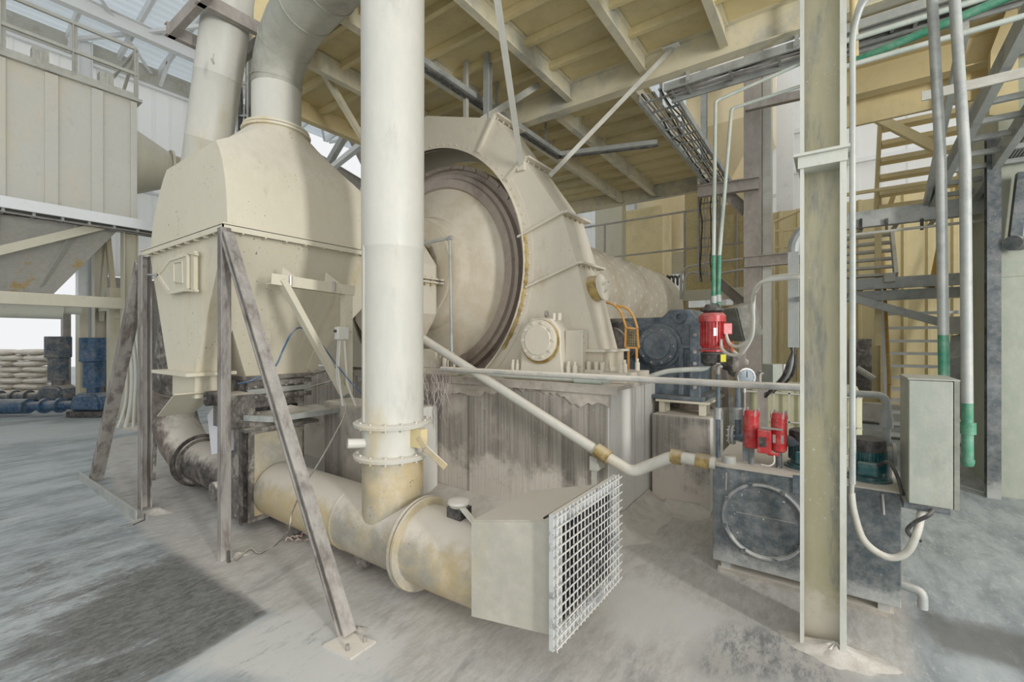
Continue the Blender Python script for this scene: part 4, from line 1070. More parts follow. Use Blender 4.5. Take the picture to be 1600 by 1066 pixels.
# ---- pinion bearings and couplings
t = thing('pinion_bearing', 'cream bearing housing with a big round bolted cover beside the guard foot', 'bearing', (-2.44, 3.95, PT))
bc = V(842, 532, 3.80); bx, bz = bc.x, bc.z
obj('housing', B().extr([vec(bx-.26, 3.83, PT+.05), vec(bx-.23, 3.83, bz-.1), vec(bx-.22, 3.83, bz+.1), vec(bx-.12, 3.83, bz+.22), vec(bx+.12, 3.83, bz+.22), vec(bx+.22, 3.83, bz+.1), vec(bx+.23, 3.83, bz-.1), vec(bx+.26, 3.83, PT+.05)], (0, .3, 0)), GUARD, t, bevel=.012, smooth=False)
obj('base', B().box((bx-.42, 3.78, PT+.046), (bx+.42, 4.03, PT+.12)), GUARD, t, bevel=.01, smooth=False)
f = obj('cover', B().lathe((bx, 3.83, bz), (0, -1, 0), [(0, .205), (.05, .205), (.055, .195), (.055, .15), (.065, .145), (.065, .01)], 48), GUARD, t)
obj('bolt', B().bolts((bx, 3.785, bz), (0, -1, 0), .178, 10, .014, .025), GUARD, f)
obj('grease_ring', B().ring((bx, 3.815, bz-.012), (0, 1, 0), .19, .222, .02, 40), OCHRE, t)
f = obj('eye_bolt', B().ring((bx, 3.95, bz+.27), (1, 0, 0), .02, .035, .015, 16), STEEL, t)
bb = B()
for dx in (-.36, -.30, .30, .37): bb.cyl((bx+dx, 3.86, PT+.12), (bx+dx, 3.86, PT+.20), .026, n=8).cyl((bx+dx, 3.86, PT+.2), (bx+dx, 3.86, PT+.24), .016, n=8)
for dx in (.13, .19): bb.cyl((bx+dx, 3.88, bz+.2), (bx+dx, 3.88, bz+.27), .022, n=8)
obj('bolt', bb, GUARD, t)
t = thing('bearing_bracket', 'stepped cream bearing bracket between the round cover and the guard foot', 'bracket', (-2.1, 3.9, PT))
obj('body', B().box((bx+.23, 3.92, PT+.05), (bx+.42, 4.04, bz+.10)).box((bx+.42, 3.95, PT+.05), (bx+.62, 4.04, PT+.16)), GUARD, t, bevel=.01, smooth=False)
bb = B()
for dx in (.46, .54, .60): bb.cyl((bx+dx, 3.98, PT+.16), (bx+dx, 3.98, PT+.24), .024, n=8)
obj('bolt', bb, GUARD, t)
t = thing('pinion_bearing', 'low dusty bearing foot with three bolt studs between guard foot and gearbox', 'bearing', (-1.65, 4.2, PT))
obj('base', B().box((-1.78, 3.90, PT+.046), (-1.52, 4.55, PT+.14)), GUARD, t, bevel=.01, smooth=False)
bb = B()
for y in (3.98, 4.08, 4.42): bb.cyl((-1.6, y, PT+.14), (-1.6, y, PT+.22), .024, n=8).cyl((-1.6, y, PT+.22), (-1.6, y, PT+.26), .014, n=8)
obj('bolt', bb, GUARD, t)
q = V(962, 533, 4.85)
t = thing('tyre_coupling', 'black rubber tyre coupling between the guard and the blue gearbox', 'coupling', q)
obj('tyre', B().lathe(q+vec(0, -.08, 0), Y, [(0, .16), (0, .2), (.02, .24), (.06, .255), (.10, .255), (.14, .24), (.16, .2), (.16, .16)], 48, False), DARK, t)
obj('hub', B().cyl(q+vec(0, -.14, 0), q+vec(0, .12, 0), .155, n=32), MOTTLE, t)
obj('shaft', B().cyl((q.x, 4.57, q.z), (q.x, 5.0, q.z), .05, n=16), STEEL, t)

# orange guard frame with mesh
t = thing('coupling_guard', 'orange arched coupling guard with an expanded mesh panel', 'guard', V(985, 560, 4.7))
go = lambda x, y: V(x, y, 4.62)
arch = smooth_path([go(944, 472), go(958, 476), go(970, 488), go(977, 508), go(979, 512)], 5)
arch2 = smooth_path([go(965, 478), go(980, 482), go(990, 495), go(996, 513)], 5)
obj('arch_bar', B().tube(arch, .013, 8), ORANGE, t); obj('arch_bar', B().tube(arch2, .013, 8), ORANGE, t)
fr = [go(978, 512), go(996, 514), go(998, 544), go(977, 543)]
bb = B()
for i in range(4): bb.beam(fr[i], fr[(i+1) % 4], 'B', .018, .018)
obj('panel_frame', bb, ORANGE, t, smooth=False)
bb = B()
for i in range(1, 7):
    a = fr[0].lerp(fr[3], i/7); c = fr[1].lerp(fr[2], i/7); bb.beam(a, c, 'B', .003, .003)
    a = fr[0].lerp(fr[1], i/7); c = fr[3].lerp(fr[2], i/7); bb.beam(a, c, 'B', .003, .003)
for i in range(6): bb.beam(arch[i*3+4], arch2[i*3+4] if i*3+4 < len(arch2) else arch2[-1], 'B', .004, .004)
obj('mesh_panel', bb, OCHRE, t, smooth=False)
for x in (982, 995): p = go(x, 543); obj('leg', B().beam(p, vec(p.x, p.y, PT+.05), 'B', .02, .02), ORANGE, t, smooth=False)

# ---- gearbox
t = thing('gearbox', 'large slate-blue gearbox with round bearing covers on a cream stand', 'gearbox', (-1.5, 5.2, 1.1))
gu0, gu1, gv0, gv1, gz0, gz1 = -2.35, -1.17, 5.0, 5.75, 1.14, 2.04
obj('casing', B().extr([vec(gu0, gv0, gz0), vec(gu1, gv0, gz0), vec(gu1, gv0, gz1-.06), vec(gu1-.06, gv0, gz1+.04), vec(gu1-.28, gv0, gz1+.04), vec(gu1-.36, gv0, gz1-.04), vec(gu0, gv0, gz1-.04)], (0, gv1-gv0, 0)), GEARBLUE, t, bevel=.015, smooth=False)
f = obj('split_flange', B().box((gu0-.03, gv0-.05, 1.60), (gu1+.04, gv1+.04, 1.64)).box((gu0-.03, gv0-.05, 1.65), (gu1+.04, gv1+.04, 1.69)), GEARBLUE, t, smooth=False) if False else None
bc = V(1028, 541, gv0-.03)
obj('rib', B().box((bc.x+.22, gv0-.04, 1.66), (gu1+.03, gv0, 1.70)), GEARBLUE, t, bevel=.005, smooth=False)
obj('rib', B().box((bc.x+.22, gv0-.035, 1.16), (bc.x+.27, gv0, 1.66)), GEARBLUE, t, bevel=.005, smooth=False)
obj('corner_rib', B().box((gu1-.06, gv0-.05, gz0), (gu1+.05, gv0+.02, gz1-.12)), GEARBLUE, t, bevel=.01, smooth=False)
obj('recess_panel', B().box((bc.x+.30, gv0-.012, 1.22), (gu1-.10, gv0, 1.60)), mat('gear_recess', (52, 72, 92), None, dust=.2), t, smooth=False)
bb = B()
for z in (1.25, 1.5, 1.62, 1.8): bb.cyl((gu1+.0, gv0-.07, z), (gu1+.0, gv0-.05, z), .02, n=6)
obj('bolt', bb, STEEL, t)
f = obj('bearing_cover', B().lathe(bc+vec(0, .03, 0), (0, -1, 0), [(0, .25), (.03, .25), (.035, .215), (.07, .215), (.075, .205), (.075, .15), (.09, .145), (.09, .01)], 48), GEARBLUE, t)
obj('bolt', B().bolts(bc+vec(0, -.035, 0), (0, -1, 0), .185, 10, .012, .02), STEEL, f)
c2 = V(1069, 493, gv0-.02)
obj('lifting_lug', B().ring(vec(gu1-.17, gv0-.01, gz1-.04), Y, .03, .07, .04, 24), GEARBLUE, t)
obj('drip_lines', B().box((bc.x-.05, gv0-.02, 1.85), (bc.x-.04, gv0, 2.0)).box((bc.x-.01, gv0-.02, 1.83), (bc.x, gv0, 2.0)), GEARBLUE, t, smooth=False)
f = obj('base_foot', B().box((gu0, gv0-.12, 1.11), (gu1+.1, gv1+.05, 1.15)), GEARBLUE, t, bevel=.01, smooth=False)
st = thing('gearbox_stand', 'cream steel stand between the blue gearbox and its low concrete pedestal', 'stand', (-1.3, 5.0, .96))
for x in (-1.5, -1.09):
    for y in (4.99, 5.6): obj('leg', B().box((x-.03, y-.1, .965), (x+.03, y+.1, 1.085)), CREAM, st, smooth=False)
obj('top_plate', B().box((-1.56, 4.86, 1.085), (-1.02, 5.72, 1.108)), CREAM, st, smooth=False)
obj('web_plate', B().box((-1.5, 5.3, .965), (-1.1, 5.32, 1.085)), mat('brown_plate', (110, 96, 84), None, dust=.5), st, smooth=False)
one('gearbox_plinth', B().box((-2.6, 5.0, PT), (-1.62, 5.72, PT+.0)) if False else B().box((-2.4, 5.76, 0), (-1.6, 5.9, 1.1)), CONC, 'narrow concrete pier hidden behind the blue gearbox', 'pier', smooth=False)

# ---- red vertical pump motor with the green pipes above
q = D(1113, 520, 4.35)
t = thing('red_pump_motor', 'red vertical electric motor hanging under two green pipes', 'motor', q)
mx, my = q.x, q.y
zt_, zb_ = D(1113, 492, 4.35).z, D(1113, 546, 4.35).z
obj('motor_body', B().lathe((mx, my, zb_+.01), (0, 0, 1), [(0, .095), (.03, .10), (.30*(zt_-zb_)/.33, .10)], 24), RED, t)
bb = B()
for i in range(24):
    a = i*2*PI/24; c = vec(mx+.102*math.cos(a), my+.102*math.sin(a), (zb_+zt_)/2-.02); bb.cbox(c, (.022, .005, zt_-zb_-.1), a)
obj('cooling_fins', bb, RED, t, smooth=False)
obj('fan_cowl', B().lathe((mx, my, zt_-.07), (0, 0, 1), [(0, .122), (.06, .122), (.085, .10), (.09, .02)], 28), RED, t)
obj('bottom_flange', B().lathe((mx, my, zb_-.02), (0, 0, 1), [(0, .12), (.02, .12), (.02, .02)], 28), RED, t)
f = obj('terminal_box', B().cbox((mx+.115, my+.02, (zb_+zt_)/2+.03), (.09, .09, .11), YAW), RED, t, bevel=.008)
obj('name_plate', B().cbox(vec(mx, my, (zb_+zt_)/2)-FW*.108-RT*.02, (.035, .006, .075), YAW), STEEL, t)
obj('pump_body', B().lathe((mx, my, zb_-.16), (0, 0, 1), [(0, .07), (.03, .10), (.12, .105), (.14, .08)], 24), DARK, t)
obj('warning_tag', B().cbox(vec(mx+.05, my, zb_-.08)-FW*.11, (.05, .004, .07), YAW), mat('yellow_tag', (214, 204, 40), None, dust=.1), t)
obj('mount_bracket', B().lathe((mx, my, zt_+.02), (0, 0, 1), [(0, .07), (.02, .11), (.04, .11), (.05, .07), (.08, .06)], 20), DARK, t)
for i, (pts) in enumerate((((1133, 525), (1140, 545), (1155, 549), (1172, 535), (1176, 505), (1178, 470), (1182, 448), (1200, 436), (1225, 431), (1262, 431)), ((1127, 527), (1128, 545), (1140, 554), (1158, 553), (1174, 528), (1177, 500), (1176, 470), (1183, 450), (1200, 438), (1262, 433)))):
    one('cable_conduit', B().tube(smooth_path([D(x, y+(0 if i else -8)*(k < 6), 4.3-(k*.16)) for k, (x, y) in enumerate(pts)], 6), .014, 10), WHITEPL,
        ('upper' if i == 0 else 'lower, longer-hanging')+' white flexible conduit looping from the red motor towards the column', 'conduit', 'looping white conduits')
gp = thing('green_pipe_pair', 'two pale green risers from the red motor up to the deck', 'pipes', D(1113, 480, 4.4)) if False else None
for i, (a, m1, c, lab) in enumerate((((1115, 490), (1113, 330), (1118, 158), 'pale pipe turning green at its foot, nearer the upright cable ladder'), ((1122, 488), (1128, 330), (1143, 170), 'pale pipe turning green at its foot, nearer the taupe column'))):
    A0 = D(a[0], a[1], 4.4); M1 = D(a[0]+(0 if i == 0 else 2), 400, 4.4); C0_ = D(c[0], c[1], 4.9)
    t = thing('riser_pipe', lab, 'pipe', A0, 'risers above the red motor')
    obj('green_section', B().tube([A0, M1], .021, 12), GREENP, t, label='green foot of the pipe')
    ends = D(1250, 100 if i == 0 else 135, 4.9-.35)
    obj('pale_section', B().tube(corner_path([M1, C0_, ends], .04), .018, 12), PALEPIPE, t)
    f = obj('union', B().cyl(A0+vec(0, 0, .10), A0+vec(0, 0, .17), .032, n=12), GREYST, t)
    obj('union', B().cyl(A0+vec(0, 0, .0), A0+vec(0, 0, .05), .035, n=12), DARK, t)
one('suction_hose', B().tube(smooth_path([D(1108, 556, 4.4), D(1108, 566, 4.4), D(1100, 576, 4.4), D(1070, 578, 4.5), D(1040, 581, 4.6), D(1012, 590, 4.7)], 6), .026, 12), PALEPIPE, 'dusty grey hose running from the pump past the gearbox foot', 'hose')

# ---- pipes in front of the pedestal
t = thing('oil_return_pipe', 'cream pipe sloping down in front of the concrete pedestal to the oil tank', 'pipe', V(985, 735, 3.52))
PP = [V(600, 490, 3.55), V(925, 700, 3.55), V(988, 738, 3.55), V(1052, 713, 3.6), V(1118, 724, 3.63)]
obj('pipe', B().tube(corner_path(PP[:5], .06), .047, 16), PIPE, t)
obj('coupling', B().cyl(V(932, 703, 3.55), V(952, 716, 3.55), .062, n=20), OCHRE, t)
obj('coupling', B().cyl(PP[3]+vec(-.02, 0, 0), PP[3]+vec(.06, .01, -.005), .058, n=20), OCHRE, t)
obj('coupling', B().cyl(PP[4]+vec(-.14, -.01, .01), PP[4]+vec(-.04, 0, 0), .055, n=20), OCHRE, t)
br = V(930, 712, 3.6)
obj('bracket', B().box((br.x-.03, 3.55, br.z-.12), (br.x+.04, 3.71, br.z)).beam(vec(br.x, 3.6, br.z-.55), vec(br.x, 3.6, br.z-.1), 'L', .05, .05, .006), GREYPAINT, t, smooth=False)
zP = 1.435
a = V(690, 585, 3.5)
one('water_pipe', B().tube([(a.x, 3.5, zP), (-.06, 3.5, zP)], .026, 14), mat('powdered_pipe', (186, 184, 176), (160, 162, 158), .45, .65, 4, dust=.7), 'long level dusty pipe running above the pedestal edge to the tall column', 'pipe')
t = thing('lubrication_pipe', 'short dusty pipe with a coupling lying on the sole plate', 'pipe', V(800, 572, 3.75))
zq = PT+.08
obj('pipe', B().tube([(V(715, 568, 3.72).x, 3.74, zq), (-1.6, 3.74, zq)], .02, 12), PALEPIPE, t)
obj('coupling', B().cyl((-1.95, 3.74, zq), (-1.68, 3.74, zq), .034, n=14), PALEPIPE, t)
bb = B(); rnd = random.Random(11)
for i in range(34):
    x = rnd.uniform(662, 700); p = V(x, rnd.uniform(560, 600), 3.62); L = rnd.uniform(.15, .6)
    pts = [p]
    for k in range(4): pts.append(pts[-1]+vec(rnd.uniform(-.07, .07), rnd.uniform(-.02, .02), -L/4))
    bb.tube(smooth_path(pts, 3), .003, 4)
one('string_tangle', bb, mat('dirty_string', (156, 142, 146), (190, 180, 174), dust=.3), 'tangle of dirty string hanging over the pedestal beside the tall pipe', 'string', kind='stuff')

# ================================================================ STEEL COLUMN (near)
t = thing('column', 'tall yellow-grey H-section steel column standing in front of the oil tank', 'column', (-.04, 3.1, 0))
cL, cR = V(1250, 900, 3.05).x, V(1323, 900, 3.05).x
t.location = ((cL+cR)/2, 3.15, 0)
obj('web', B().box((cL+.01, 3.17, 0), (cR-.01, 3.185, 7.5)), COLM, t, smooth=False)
obj('flange', B().box((cL, 3.05, 0), (cL+.018, 3.30, 7.5)), COLEDGE, t, smooth=False)
obj('flange', B().box((cR-.03, 3.05, 0), (cR, 3.30, 7.5)), COLEDGE, t, smooth=False)
zc_ = V(1285, 248, 3.05).z
obj('splice_plate', B().box((cL-.01, 3.04, zc_-.035), (cR+.005, 3.30, zc_+.035)).box((cL-.03, 3.02, zc_+.03), (cR+.015, 3.31, zc_+.045)), COLEDGE, t, smooth=False)
one('dust_mound', B().blob(((cL+cR)/2+.06, 3.08, -.01), (.30, .20, .075), seed=8), DUSTM, 'mound of pale powder round the foot of the tall steel column', 'dust', kind='stuff')
t = thing('wall_conduit', 'grey conduit running up the side of the tall steel column', 'conduit', (cR+.03, 3.1, 1))
cc = vec(cR+.028, 3.12, 0)
pth = corner_path([cc+vec(0, 0, .95), cc+vec(0, 0, V(1330, 50, 3.1).z), V(1350, -5, 3.1), V(1420, -30, 3.1)], .25, 8)
obj('conduit', B().tube(pth, .014, 10), GREYST, t)
obj('conduit', B().tube([p+vec(.0, .05, .06) for p in pth], .014, 10), GREYST, t)

# ================================================================ OIL TANK
TU0, TU1, TV0, TV1, TZ0, TZ1 = -.735, .348, 3.64, 4.55, .09, .80
tank = thing('oil_tank', 'dusty slate-grey rectangular oil tank with a big round inspection cover', 'tank', (-.2, 4.0, TZ0))
obj('tank_body', B().box((TU0, TV0, TZ0), (TU1, TV1, TZ1)), TANKM, tank, bevel=.006, smooth=False)
obj('top_lip', B().box((TU0-.01, TV0-.01, TZ1), (TU1+.01, TV1+.01, TZ1+.012)), mat('dusty_top', (170, 164, 154), None, dust=.9), tank, smooth=False)
for x in (TU0+.08, TU1-.08):
    for y in (TV0+.085, TV1-.085): obj('leg', B().box((x-.03, y-.035, .03), (x+.03, y+.035, TZ0)), TANKM, tank, smooth=False)
cvr = V(1192, 815, TV0)
f = obj('inspection_cover', B().lathe(cvr+vec(-.0, 0, 0), (0, -1, 0), [(0, .272), (.012, .272), (.018, .262), (.018, .248), (.010, .24), (.010, .01)], 64), TANKM, tank)
obj('cover_ring', B().tube([cvr+vec(.258*math.cos(a), -.02, .258*math.sin(a)) for a in [k*2*PI/48 for k in range(49)]], .010, 8, False), mat('ring_grey', (128, 132, 134), None, dust=.5), f)
bb = B()
for k in range(8): a = k*PI/4+.3; c = cvr+vec(.262*math.cos(a), -.02, .262*math.sin(a)); bb.cbox(c, (.03, .02, .03))
obj('clamp', bb, TANKM, f, smooth=False)
obj('level_gauge', B().cyl(V(1135, 738, TV0-.02), V(1134, 766, TV0-.02), .007, n=8), STEEL, tank)
obj('level_gauge', B().cyl(V(1379, 772, TV0-.02), V(1381, 804, TV0-.02), .007, n=8), STEEL, tank)
obj('sight_plate', B().extr([V(x, y, TV0-.001) for x, y in ((1239, 742), (1256, 744), (1256, 773), (1239, 770))], (0, -.01, 0)), GEARBLUE, tank, smooth=False)
obj('baffle_seam', B().beam(V(1150, 800, TV0-.012), V(1243, 818, TV0-.012), 'B', .004, .004), STEEL, tank, smooth=False)
q = V(1137, 716, TV0+.05)
f = obj('breather', B().lathe((q.x, TV0+.10, TZ1+.012), (0, 0, 1), [(0, .05), (.01, .052), (.05, .048), (.055, .035), (.056, .005)], 20), GREYST, tank)
f = obj('drain_elbow', B().tube(corner_path([vec(TU1, TV0+.05, .22), vec(TU1+.1, TV0+.02, .22), vec(TU1+.1, TV0+.02, .12)], .04), .026, 12), GREYST, tank)
one('concrete_pad', B().box((TU0+.03, TV0+.03, 0), (TU1-.03, TV1, .03)), mat('pad_concrete', (140, 134, 124), None, dust=.8), 'low dusty concrete pad under the oil tank', 'pad', smooth=False)

# red twin filter
zt0 = TZ1+.012
fa, fb_ = V(1174, 690, TV0+.16), V(1217, 690, TV0+.16)
t = thing('oil_filter', 'twin red oil filter canisters with a red valve block on the tank top', 'oil filter', (fa.x, fa.y, zt0))
def canister(c, z0, h, r, lab=None):
    o = obj('canister', B().lathe((c.x, c.y, z0), (0, 0, 1), [(0, r*.7), (.01, r*.95), (.02, r), (h-.04, r), (h-.04, r*1.08), (h-.015, r*1.08), (h, r*.95), (h+.002, r*.2)], 28), RED, t)
    b2 = B()
    for k in range(4): a = k*PI/2+.6; b2.cyl((c.x+r*1.02*math.cos(a), c.y+r*1.02*math.sin(a), z0+h-.04), (c.x+r*1.02*math.cos(a), c.y+r*1.02*math.sin(a), z0+h+.015), .007, n=6)
    obj('bolt', b2, STEEL, o); obj('round_boss', B().cyl((c.x, c.y-r*.9, z0+h-.05), (c.x, c.y-r*1.1, z0+h-.05), .014, n=16), RED, o)
    return o
zA = V(1174, 700, fa.y).z
canister(fa, zA, V(1174, 641, fa.y).z-zA, .053)
zB = V(1217, 706, fb_.y).z
cb = canister(fb_, zB, V(1217, 645, fb_.y).z-zB, .052)
obj('data_label', B().box((fb_.x-.035, fb_.y-.049, zB+.07), (fb_.x+.035, fb_.y-.046, zB+.13)), STEEL, cb, smooth=False)
vb = V(1195, 690, TV0+.08)
f = obj('valve_block', B().box((vb.x-.045, vb.y-.03, V(1195, 708, vb.y).z), (vb.x+.04, vb.y+.04, V(1195, 672, vb.y).z)), RED, t, bevel=.006, smooth=False)
obj('black_plate', B().box((vb.x-.03, vb.y-.036, vb.z-.035), (vb.x+.012, vb.y-.03, vb.z+.035)), DARK, f, smooth=False)
obj('red_pipe', B().tube(corner_path([vb+vec(.0, 0, -.05), vb+vec(.02, 0, -.085), vb+vec(.09, 0, -.085)], .02), .014, 10), RED, t)
obj('lever', B().beam(V(1190, 668, vb.y), V(1222, 672, vb.y-.03), 'B', .012, .012), GREYST, t, smooth=False)
for c_, z_c in ((fa, zA), (fb_, zB)): obj('filter_stem', B().cyl((c_.x, c_.y, zt0), (c_.x, c_.y, z_c+.01), .02, n=10), TANKM, t)
obj('sensor_lead', B().tube(smooth_path([vb+vec(.06, -.01, -.09), vb+vec(.06, -.02, -.14), vb+vec(.03, -.03, -.165), vb+vec(-.02, -.02, -.165)], 5), .005, 6), WHITEPL, t)
q = V(1150, 680, TV0+.25)
t = thing('suction_manifold', 'grey flanged manifold pipe lying on the tank behind the red filters', 'pipe', q)
obj('pipe', B().cyl(q+vec(-.04, 0, 0), q+vec(.5, 0, 0), .042, n=20), GEARBLUE, t)
f = obj('flange', B().lathe(q+vec(-.05, 0, 0), (1, 0, 0), [(0, .07), (.015, .075), (.018, .06), (.022, .075), (.04, .075), (.045, .05)], 28), GREYST, t)
obj('bolt', B().bolts(q+vec(-.06, 0, 0), (1, 0, 0), .06, 8, .008, .06), STEEL, f)
obj('cradle', B().box((q.x+.05, q.y-.03, zt0), (q.x+.09, q.y+.03, q.z-.03)), TANKM, t, smooth=False)
for i, (x, lab) in enumerate(((1122, 'upright grey pipe with a union at the pedestal end of the oil tank'), (1153, 'upright dark blue-grey pipe rising from the manifold below the pressure gauge'))):
    a = V(x, 640, TV0+.22); t = thing('feed_pipe', lab, 'pipe', (a.x, a.y, zt0))
    zb2 = zt0 if i == 0 else q.z+.02
    obj('pipe', B().cyl((a.x, a.y, .55 if i == 0 else zb2), (a.x, a.y, V(x, 585, a.y).z), .018 if i == 0 else .022, n=12), GEARBLUE, t)
    obj('union', B().cyl((a.x, a.y, V(x, 655, a.y).z), (a.x, a.y, V(x, 637, a.y).z), .032 if i == 0 else .034, n=10), GREYST, t)
g = V(1163, 589, TV0+.22)
t = thing('pressure_gauge', 'round dial pressure gauge above the long level pipe', 'gauge', g)
n_ = -FW
obj('case', B().cyl(g, g+n_*.035, .070, n=32), STEEL, t)
fc = obj('dial', B().cyl(g+n_*.035, g+n_*.038, .061, n=32), GLASSM, t)
obj('needle', B().beam(g+n_*.040, g+n_*.040+vec(0, 0, .044), 'B', .005, .003), DARK, fc, smooth=False)
bb = B()
for k in range(12):
    a = k*PI/6; c = g+n_*.0385+RT*(.052*math.cos(a))+vec(0, 0, .052*math.sin(a)); bb.cbox(c, (.003, .003, .006), YAW)
obj('dial_marks', bb, DARK, fc, smooth=False)
obj('stem', B().cyl(g+vec(0, 0, -.05), g+vec(0, 0, -.12), .012, n=10), STEEL, t)
for i, (x, y, lab) in enumerate(((1124, 577, 'small chrome needle valve with a dark lever between pump and gauge'), (1187, 584, 'small chrome valve with a dark lever beside the grey control box'))):
    c = (V(1122, 585, TV0+.22)+vec(0, 0, .06)) if i == 0 else D(x, y, 4.15); t = thing('needle_valve', lab, 'valve', c)
    obj('body', B().cyl(c+vec(0, 0, -.08), c+vec(0, 0, .03), .017, n=12).cyl(c-RT*.03, c+RT*.03, .014, n=10), STEEL, t)
    obj('lever', B().beam(c+vec(0, 0, .02)-FW*.02, c-RT*.06+vec(0, 0, -.03)-FW*.02, 'B', .012, .01), DARK, t, smooth=False)
    obj('stem', B().cyl(c+vec(0, 0, -.10 if i == 0 else -.64), c+vec(0, 0, -.08), .012, n=10), GREYST, t)

# teal motors
def teal_motor(c, z0, lab):
    t = thing('teal_motor', lab, 'motor', (c.x, c.y, z0))
    obj('foot_flange', B().lathe((c.x, c.y, z0), (0, 0, 1), [(0, .13), (.012, .13), (.014, .11), (.03, .108), (.032, .02)], 28), TEAL, t)
    obj('motor_body', B().cyl((c.x, c.y, z0+.03), (c.x, c.y, z0+.20), .088, n=28), TEAL, t)
    b2 = B()
    for k in range(28):
        a = k*2*PI/28; b2.cbox((c.x+.093*math.cos(a), c.y+.093*math.sin(a), z0+.125), (.02, .004, .13), a)
    obj('cooling_fins', b2, TEAL, t, smooth=False)
    f = obj('fan_cowl', B().lathe((c.x, c.y, z0+.195), (0, 0, 1), [(0, .10), (.06, .10), (.075, .095), (.085, .07), (.086, .01)], 28), DARK, t)
    n = (vec(0, 0, 0)-vec(c.x, c.y, 0)).normalized()
    obj('terminal_box', B().cbox(vec(c.x, c.y, z0+.09)+n*.11, (.11, .05, .09), math.atan2(n.y, n.x)+PI/2), TEAL, t, bevel=.012)
    return t
cm = V(1356, 735, TV0+.22); teal_motor(vec(cm.x, cm.y, 0), zt0, 'teal flange-mounted electric motor on the tank between column and grey cabinet')
cm2 = V(1257, 735, TV0+.30); teal_motor(vec(cm2.x, cm2.y, 0), zt0, 'teal electric motor on the tank half hidden behind the column, beside the red filters')
q = V(1385, 652, TV0+.32)
t = thing('outlet_pipe', 'grey elbowed steel pipe with a union standing beside the teal motor', 'pipe', (q.x, q.y, zt0))
zz0 = V(1385, 705, q.y).z
a = V(1322, 618, q.y)
obj('pipe', B().tube(corner_path([(q.x, q.y, zz0-.1), (q.x, q.y, V(1385, 618, q.y).z), (q.x-.5, q.y, V(1385, 618, q.y).z)], .06, 6), .024, 14), GREYST, t)
obj('union', B().cyl((q.x, q.y, V(1385, 668, q.y).z), (q.x, q.y, V(1385, 652, q.y).z), .038, n=8).cyl((q.x, q.y, V(1385, 652, q.y).z), (q.x, q.y, V(1385, 640, q.y).z), .032, n=14), GREYST, t)
obj('flanged_body', B().cyl((q.x-.07, q.y, zz0-.02), (q.x+.05, q.y, zz0-.02), .062, n=24).cyl((q.x+.03, q.y, zz0-.02), (q.x+.05, q.y, zz0-.02), .08, n=24), GREYST, t)
obj('riser_foot', B().cyl((q.x, q.y, zt0), (q.x, q.y, zz0), .03, n=12), GREYST, t)

# grey control cabinet
CU0 = .362; CV0, CV1 = 3.45, 3.86
cz1, cz0 = V(1440, 594, CV0).z, V(1440, 789, CV0).z
CU1 = V(1498, 700, CV0).x
t = thing('control_cabinet', 'tall grey-green sheet steel control cabinet beside the oil tank', 'cabinet', (CU0, CV0, cz0))
obj('cabinet_body', B().box((CU0, CV0+.02, cz0), (CU1, CV1, cz1)), CABINET, t, bevel=.004, smooth=False)
obj('door', B().box((CU0, CV0-.002, cz0+.0), (CU1-.022, CV0+.016, cz1-.004)), CABINET, t, bevel=.004, smooth=False)
obj('door_edge', B().box((CU1-.018, CV0-.002, cz0), (CU1+.004, CV0+.016, cz1)), mat('cabinet_edge', (120, 122, 112), None, dust=.2), t, smooth=False)
obj('shadow_gap', B().box((CU1-.022, CV0+.004, cz0), (CU1-.018, CV0+.016, cz1)), DARK, t, smooth=False)
obj('dusty_lid', B().box((CU0-.004, CV0-.004, cz1), (CU1+.006, CV1, cz1+.008)), CABINET, t, smooth=False)
obj('base_tray', B().box((CU0-.02, CV0+.02, cz0-.04), (CU1-.03, CV1, cz0-.002)), TANKM, t, smooth=False)
obj('mounting_arm', B().box((TU1-.01, CV0+.20, cz0-.09), (CU1-.05, CV0+.26, cz0-.04)), TANKM, t, smooth=False)
for i, (pts, r, m, lab) in enumerate(((((1330, 770), (1334, 800), (1350, 845), (1385, 870), (1415, 865), (1432, 835), (1440, 800)), .020, GREYPAINT, 'thick grey flexible conduit sweeping from the column to the cabinet underside'),
      (((1440, 845), (1424, 838), (1418, 828), (1430, 816), (1452, 805), (1458, 795)), .011, DARK, 'dark cable loop hanging below the grey cabinet'))):
    one('flexible_conduit', B().tube(smooth_path([V(x, y, 3.40+(.1 if k == len(pts)-1 else 0)) for k, (x, y) in enumerate(pts)], 6), r, 12), m, lab, 'conduit')
one('flexible_conduit', B().tube([cc+vec(0, .0, 1.0), V(1332, 640, 3.14), V(1333, 700, 3.2), V(1330, 772, 3.40)], .014, 10), GREYPAINT, 'thin grey conduit on the column side feeding the sweeping flexible conduit', 'conduit')
one('motor_cable', B().tube(smooth_path([V(1372, 728, TV0+.05), V(1388, 722, TV0+.02), V(1400, 740, TV0-.02), V(1408, 765, TV0-.04), V(1412, 785, TV0-.02)], 6), .010, 8), DARK, 'black cable from the teal motor down behind the cabinet', 'cable')

